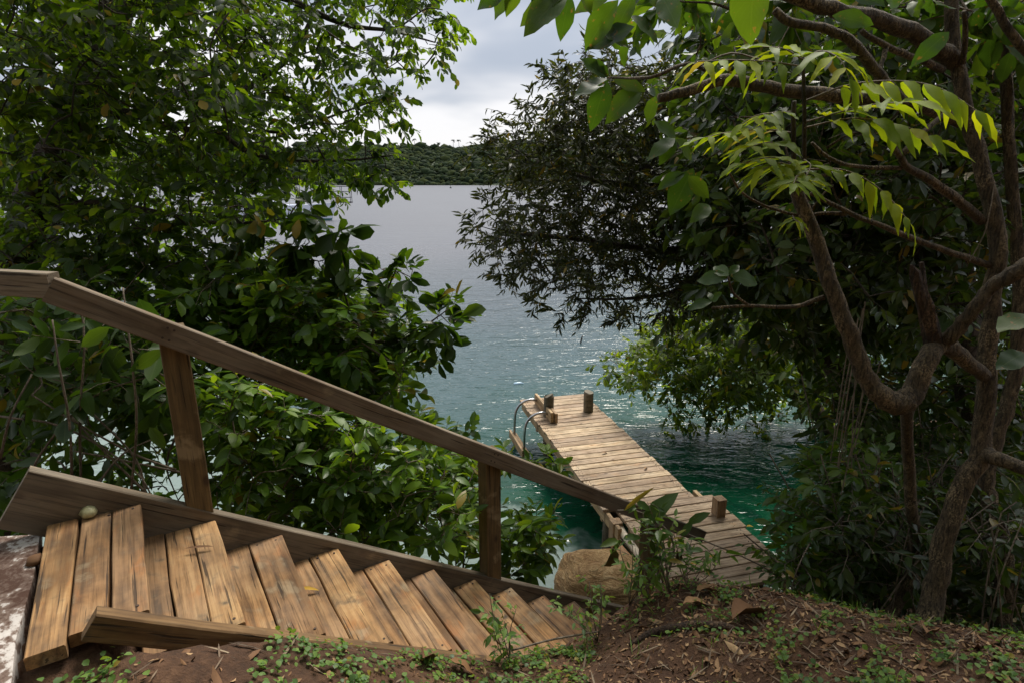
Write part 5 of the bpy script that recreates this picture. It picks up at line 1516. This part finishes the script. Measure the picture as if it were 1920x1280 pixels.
# ------------------------------------------------------------------ ground cover, litter, small things
def ground_cover():
    r = np.random.default_rng(99)
    def pick(n, dens):
        out = []
        while sum(map(len, out)) < n:
            x = r.uniform(-2.3, 3.6, 4000); y = r.uniform(.6, 3.3, 4000)
            rx, ry = x - S0[0], y - S0[1]
            s = rx * SD[0] + ry * SD[1]; c = rx * SN[0] + ry * SN[1]
            ok = (c > .84) | (s < -.36) & (c > -.1) & (y < 2.0)
            ok &= ~((s < -.30) & (s > -1.1) & (c < .98))
            ok &= r.random(4000) < dens(x, y)
            out.append(np.stack([x[ok], y[ok]], 1))
        return np.vstack(out)[:n]
    tm = [leaf_template('elliptic', cu, fo, 2) for cu, fo in ((.5, .6), (-.4, -.5), (.15, .3))]
    def build(name, label, cat, mat, pts, size, lift, tilt, tmpls, width=1.0, up=False):
        z = ground_z(pts[:, 0], pts[:, 1]); n = ground_n(pts[:, 0], pts[:, 1])
        N_ = unit(n + r.normal(0, tilt, n.shape))
        D = r.normal(0, 1, n.shape); D = unit(D - N_ * (D * N_).sum(1)[:, None])
        X = np.cross(D, N_); Z = N_
        P = np.stack([pts[:, 0], pts[:, 1], z + lift], 1)
        S = size
        VV, FF, LV, UU = [], [], [], []; off = 0
        wh = r.integers(0, len(tmpls), len(P))
        for q, (V, F, UV) in enumerate(tmpls):
            sel = np.where(wh == q)[0]
            W = V * np.array([width, 1, 1])
            G = P[sel][:, None] + S[sel][:, None, None] * (W[None, :, 0:1] * X[sel][:, None] + (W[None, :, 1:2] - .5) * D[sel][:, None] + (W[None, :, 2:3]) * Z[sel][:, None])
            VV.append(G.reshape(-1, 3)); FF.append((F[None] + (np.arange(len(sel)) * len(V))[:, None, None]).reshape(-1, 3) + off); off += len(sel) * len(V)
            LV.append(np.repeat(r.random(len(sel)), len(F))); UU.append(np.tile(UV, (len(sel), 1)))
        o = link(name, mesh_np(name, np.vstack(VV), np.vstack(FF), mat, False, np.vstack(UU), {'lv': np.concatenate(LV)}))
        tag(o, label, cat, kind='stuff')
    right = lambda x, y: np.clip(.25 + .75 * (x + .2) / 1.2, .15, 1)
    p = pick(26000, right)
    build('leaf_litter', 'brown dead leaf litter strewn over the soil', 'leaf litter', M['litter'], p, r.lognormal(math.log(.019), .52, len(p)), .004, .35, tm, .9)
    p = pick(5000, right)
    stick = [leaf_template('blade', c, .2, 2) for c in (.1, -.1)]
    build('twig_litter', 'fine dead twigs and stalks scattered over the soil', 'twig litter', M['twiglitter'], p, np.minimum(r.lognormal(math.log(.055), .55, len(p)), .13), .008, .3, stick, .7)
    # weeds: tufts of small round leaves
    tf = pick(820, lambda x, y: np.where(x < .3, .9, .45) * (vnoise(x * 2.2, y * 2.2, 12) > .42))
    cnt = r.integers(7, 22, len(tf))
    q = np.repeat(tf, cnt, 0) + r.normal(0, .028, (cnt.sum(), 2))
    rnd = [leaf_template('round', .2, .2, 2), leaf_template('round', .1, .35, 2)]
    build('ground_weeds', 'low round-leaved green weeds creeping over the soil', 'weeds', L['weed'], q, r.uniform(.011, .026, len(q)), .012 + .025 * r.random(len(q)), .3, rnd, 1.0)
    # short grass blades and stalks standing up
    tf = pick(260, lambda x, y: .5 + .5 * (y > 1.9)); cnt = r.integers(3, 9, len(tf))
    q = np.repeat(tf, cnt, 0) + r.normal(0, .02, (cnt.sum(), 2))
    z = ground_z(q[:, 0], q[:, 1])
    D = unit(np.stack([r.normal(0, .5, len(q)), r.normal(0, .5, len(q)), np.ones(len(q))], 1)); Nn = unit(r.normal(0, 1, D.shape)); X = unit(np.cross(D, Nn)); Z = np.cross(X, D)
    V, F, UV = leaf_template('blade', .35, .2, 2)
    S = r.uniform(.03, .085, len(q))
    P = np.stack([q[:, 0], q[:, 1], z], 1)
    G = P[:, None] + S[:, None, None] * (V[None, :, 0:1] * .6 * X[:, None] + V[None, :, 1:2] * D[:, None] + V[None, :, 2:3] * Z[:, None])
    FFa = (F[None] + (np.arange(len(q)) * len(V))[:, None, None]).reshape(-1, 3)
    tag(link('grass', mesh_np('grass', G.reshape(-1, 3), FFa, L['weed'], False, np.tile(UV, (len(q), 1)), {'lv': np.repeat(r.random(len(q)), len(F))})), 'sparse short grass sprouting on the bank', 'grass', kind='stuff')
ground_cover()

def small_things():
    r = np.random.default_rng(7)
    def fleaf(px, py, z, lpx, ang, mat, label, name='fallen_leaf', curl=.35, fold=.5, w=.85, group='leaves fallen on the timber'):
        p = onz(px, py, z); S = lpx / FPX * np.linalg.norm(p - np.array([0, 0, CAMZ]))
        V, F, UV = leaf_template('elliptic', curl, fold, 3)
        D = np.array([math.cos(ang), math.sin(ang), 0]); X = np.cross(D, UP)
        o = link(name, mesh_np(name, (V - np.array([0, .5, -.10])) * np.array([w, 1, 1]), F, mat, True, UV), None, basis(p + UP * .012, X * S, D * S, UP * S))
        tag(o, label, 'leaf', group)
    zt = lambda k: S0[2] - RISE * k
    fleaf(578, 1110, zt(3), 36, .1, M['yellowleaf'], 'yellow fallen leaf on the upper treads', curl=.15, fold=.3, w=.5)
    fleaf(1407, 988, JZ + .008, 16, .3, M['yellowleaf'], 'orange-yellow leaf on the jetty boards below the square post')
    fleaf(1338, 1046, JZ + .008, 22, .2, M['yellowleaf'], 'yellow leaf on the near jetty boards by the handrail end')
    fleaf(1300, 1058, JZ + .008, 16, 2.2, M['yellowleaf'], 'small yellow leaf on the jetty nearest the bank')
    fleaf(1211, 878, JZ + .004, 12, 1.0, M['dryleaf'], 'red-brown leaf on the right half of the jetty boards')
    fleaf(1134, 849, JZ + .004, 12, .4, M['dryleaf'], 'dark brown leaf in the middle of the jetty boards')
    fleaf(375, 1034, zt(1), 44, .2, M['dryleaf'], 'thin brown leaf sliver lying across the second step', curl=.04, fold=.15, w=.3)
    def gleaf(px, py, Y, lpx, ang, mat, label, curl=.5, fold=.8, lift=.02):
        p = hit(px, py); gz = p[2]; S = lpx / FPX * np.linalg.norm(p - np.array([0, 0, CAMZ])) * 1.1
        V, F, UV = leaf_template('elliptic', curl, fold, 7)
        n = ground_n(p[0:1], p[1:2])[0]
        D = np.array([math.cos(ang), math.sin(ang), 0]); D = unit(D - n * np.dot(D, n)); X = np.cross(D, n)
        o = link('fallen_leaf', mesh_np('fallen_leaf', V - np.array([0, .5, -.12]), F, mat, True, UV), None, basis(np.array([p[0], p[1], gz + lift]), X * S, D * S, n * S))
        tag(o, label, 'leaf', 'big dry leaves on the bank')
    gleaf(1405, 1158, 2.2, 70, .5, M['dryleaf'], 'big curled tan leaf lying on the bank right of the root', .7, 1.1, .03)
    gleaf(1305, 1138, 2.35, 42, .1, M['dryleaf'], 'flat reddish leaf on the bank left of the big curled leaf', .5, .6)
    gleaf(1330, 1112, 2.45, 44, .3, M['dryleaf'], 'broad rust-brown leaf near the crest of the bank', .6, .5)
    gleaf(1740, 1190, 2.0, 45, .8, M['dryleaf'], 'pale brown leaf at the foot of the forked tree', .5, .8)
    gleaf(800, 1245, 1.6, 50, 1.2, M['dryleaf'], 'upright curled brown leaf below the near stringer', .7, 1.0, .03)
    gleaf(870, 1262, 1.55, 50, .2, M['dryleaf'], 'flat tan leaf at the bottom edge below the stairs', .3, .4)
    # root crossing the bank
    P = [hit(*p) for p in [(1180, 1212), (1225, 1190), (1290, 1178), (1350, 1178), (1398, 1188)]]
    for p in P: p[2] += .010
    mb = MB(); Q, R_ = smooth_path(P, 4, [.008, .018, .020, .017, .006]); mb.tube(Q, R_, 8, True, .12, 1)
    tag(link('tree_root', mb.mesh('tree_root', B['rotten'], True)), 'brown root crossing the bank below the crest', 'root')
    P = [at(*p) for p in [(1120, 1190, 2.25), (1035, 1205, 2.2), (960, 1225, 2.1)]]
    for p in P: p[2] += .02
    mb = MB(); Q = smooth_path(P, 5); mb.tube(Q, .0045, 6, True, .1, 1)
    tag(link('dead_stick', mb.mesh('dead_stick', B['twig'], True)), 'thin bent dead stick across the lower treads', 'stick')
    # fallen fruit on the landing
    p = onz(168, 968, S0[2])
    mb = MB(); mb.tube([p + UP * z for z in (0, .006, .02, .034, .042, .046)], [.012, .024, .031, .025, .014, .004], 12, True, .08, 5)
    tag(link('fallen_fruit', mb.mesh('fallen_fruit', M['fruit'], True)), 'pale green fallen fruit on the top landing by the far stringer', 'fruit')
    # stone by the pad
    p = onz(66, 1050, S0[2] - .03)
    mb = MB(); mb.tube([p + UP * z for z in (-.01, 0, .012, .02)], [.02, .03, .026, .01], 9, True, .15, 6)
    tag(link('pebble', mb.mesh('pebble', M['dryleaf'], True)), 'flat brown pebble between the slab and the landing', 'stone')
small_things()
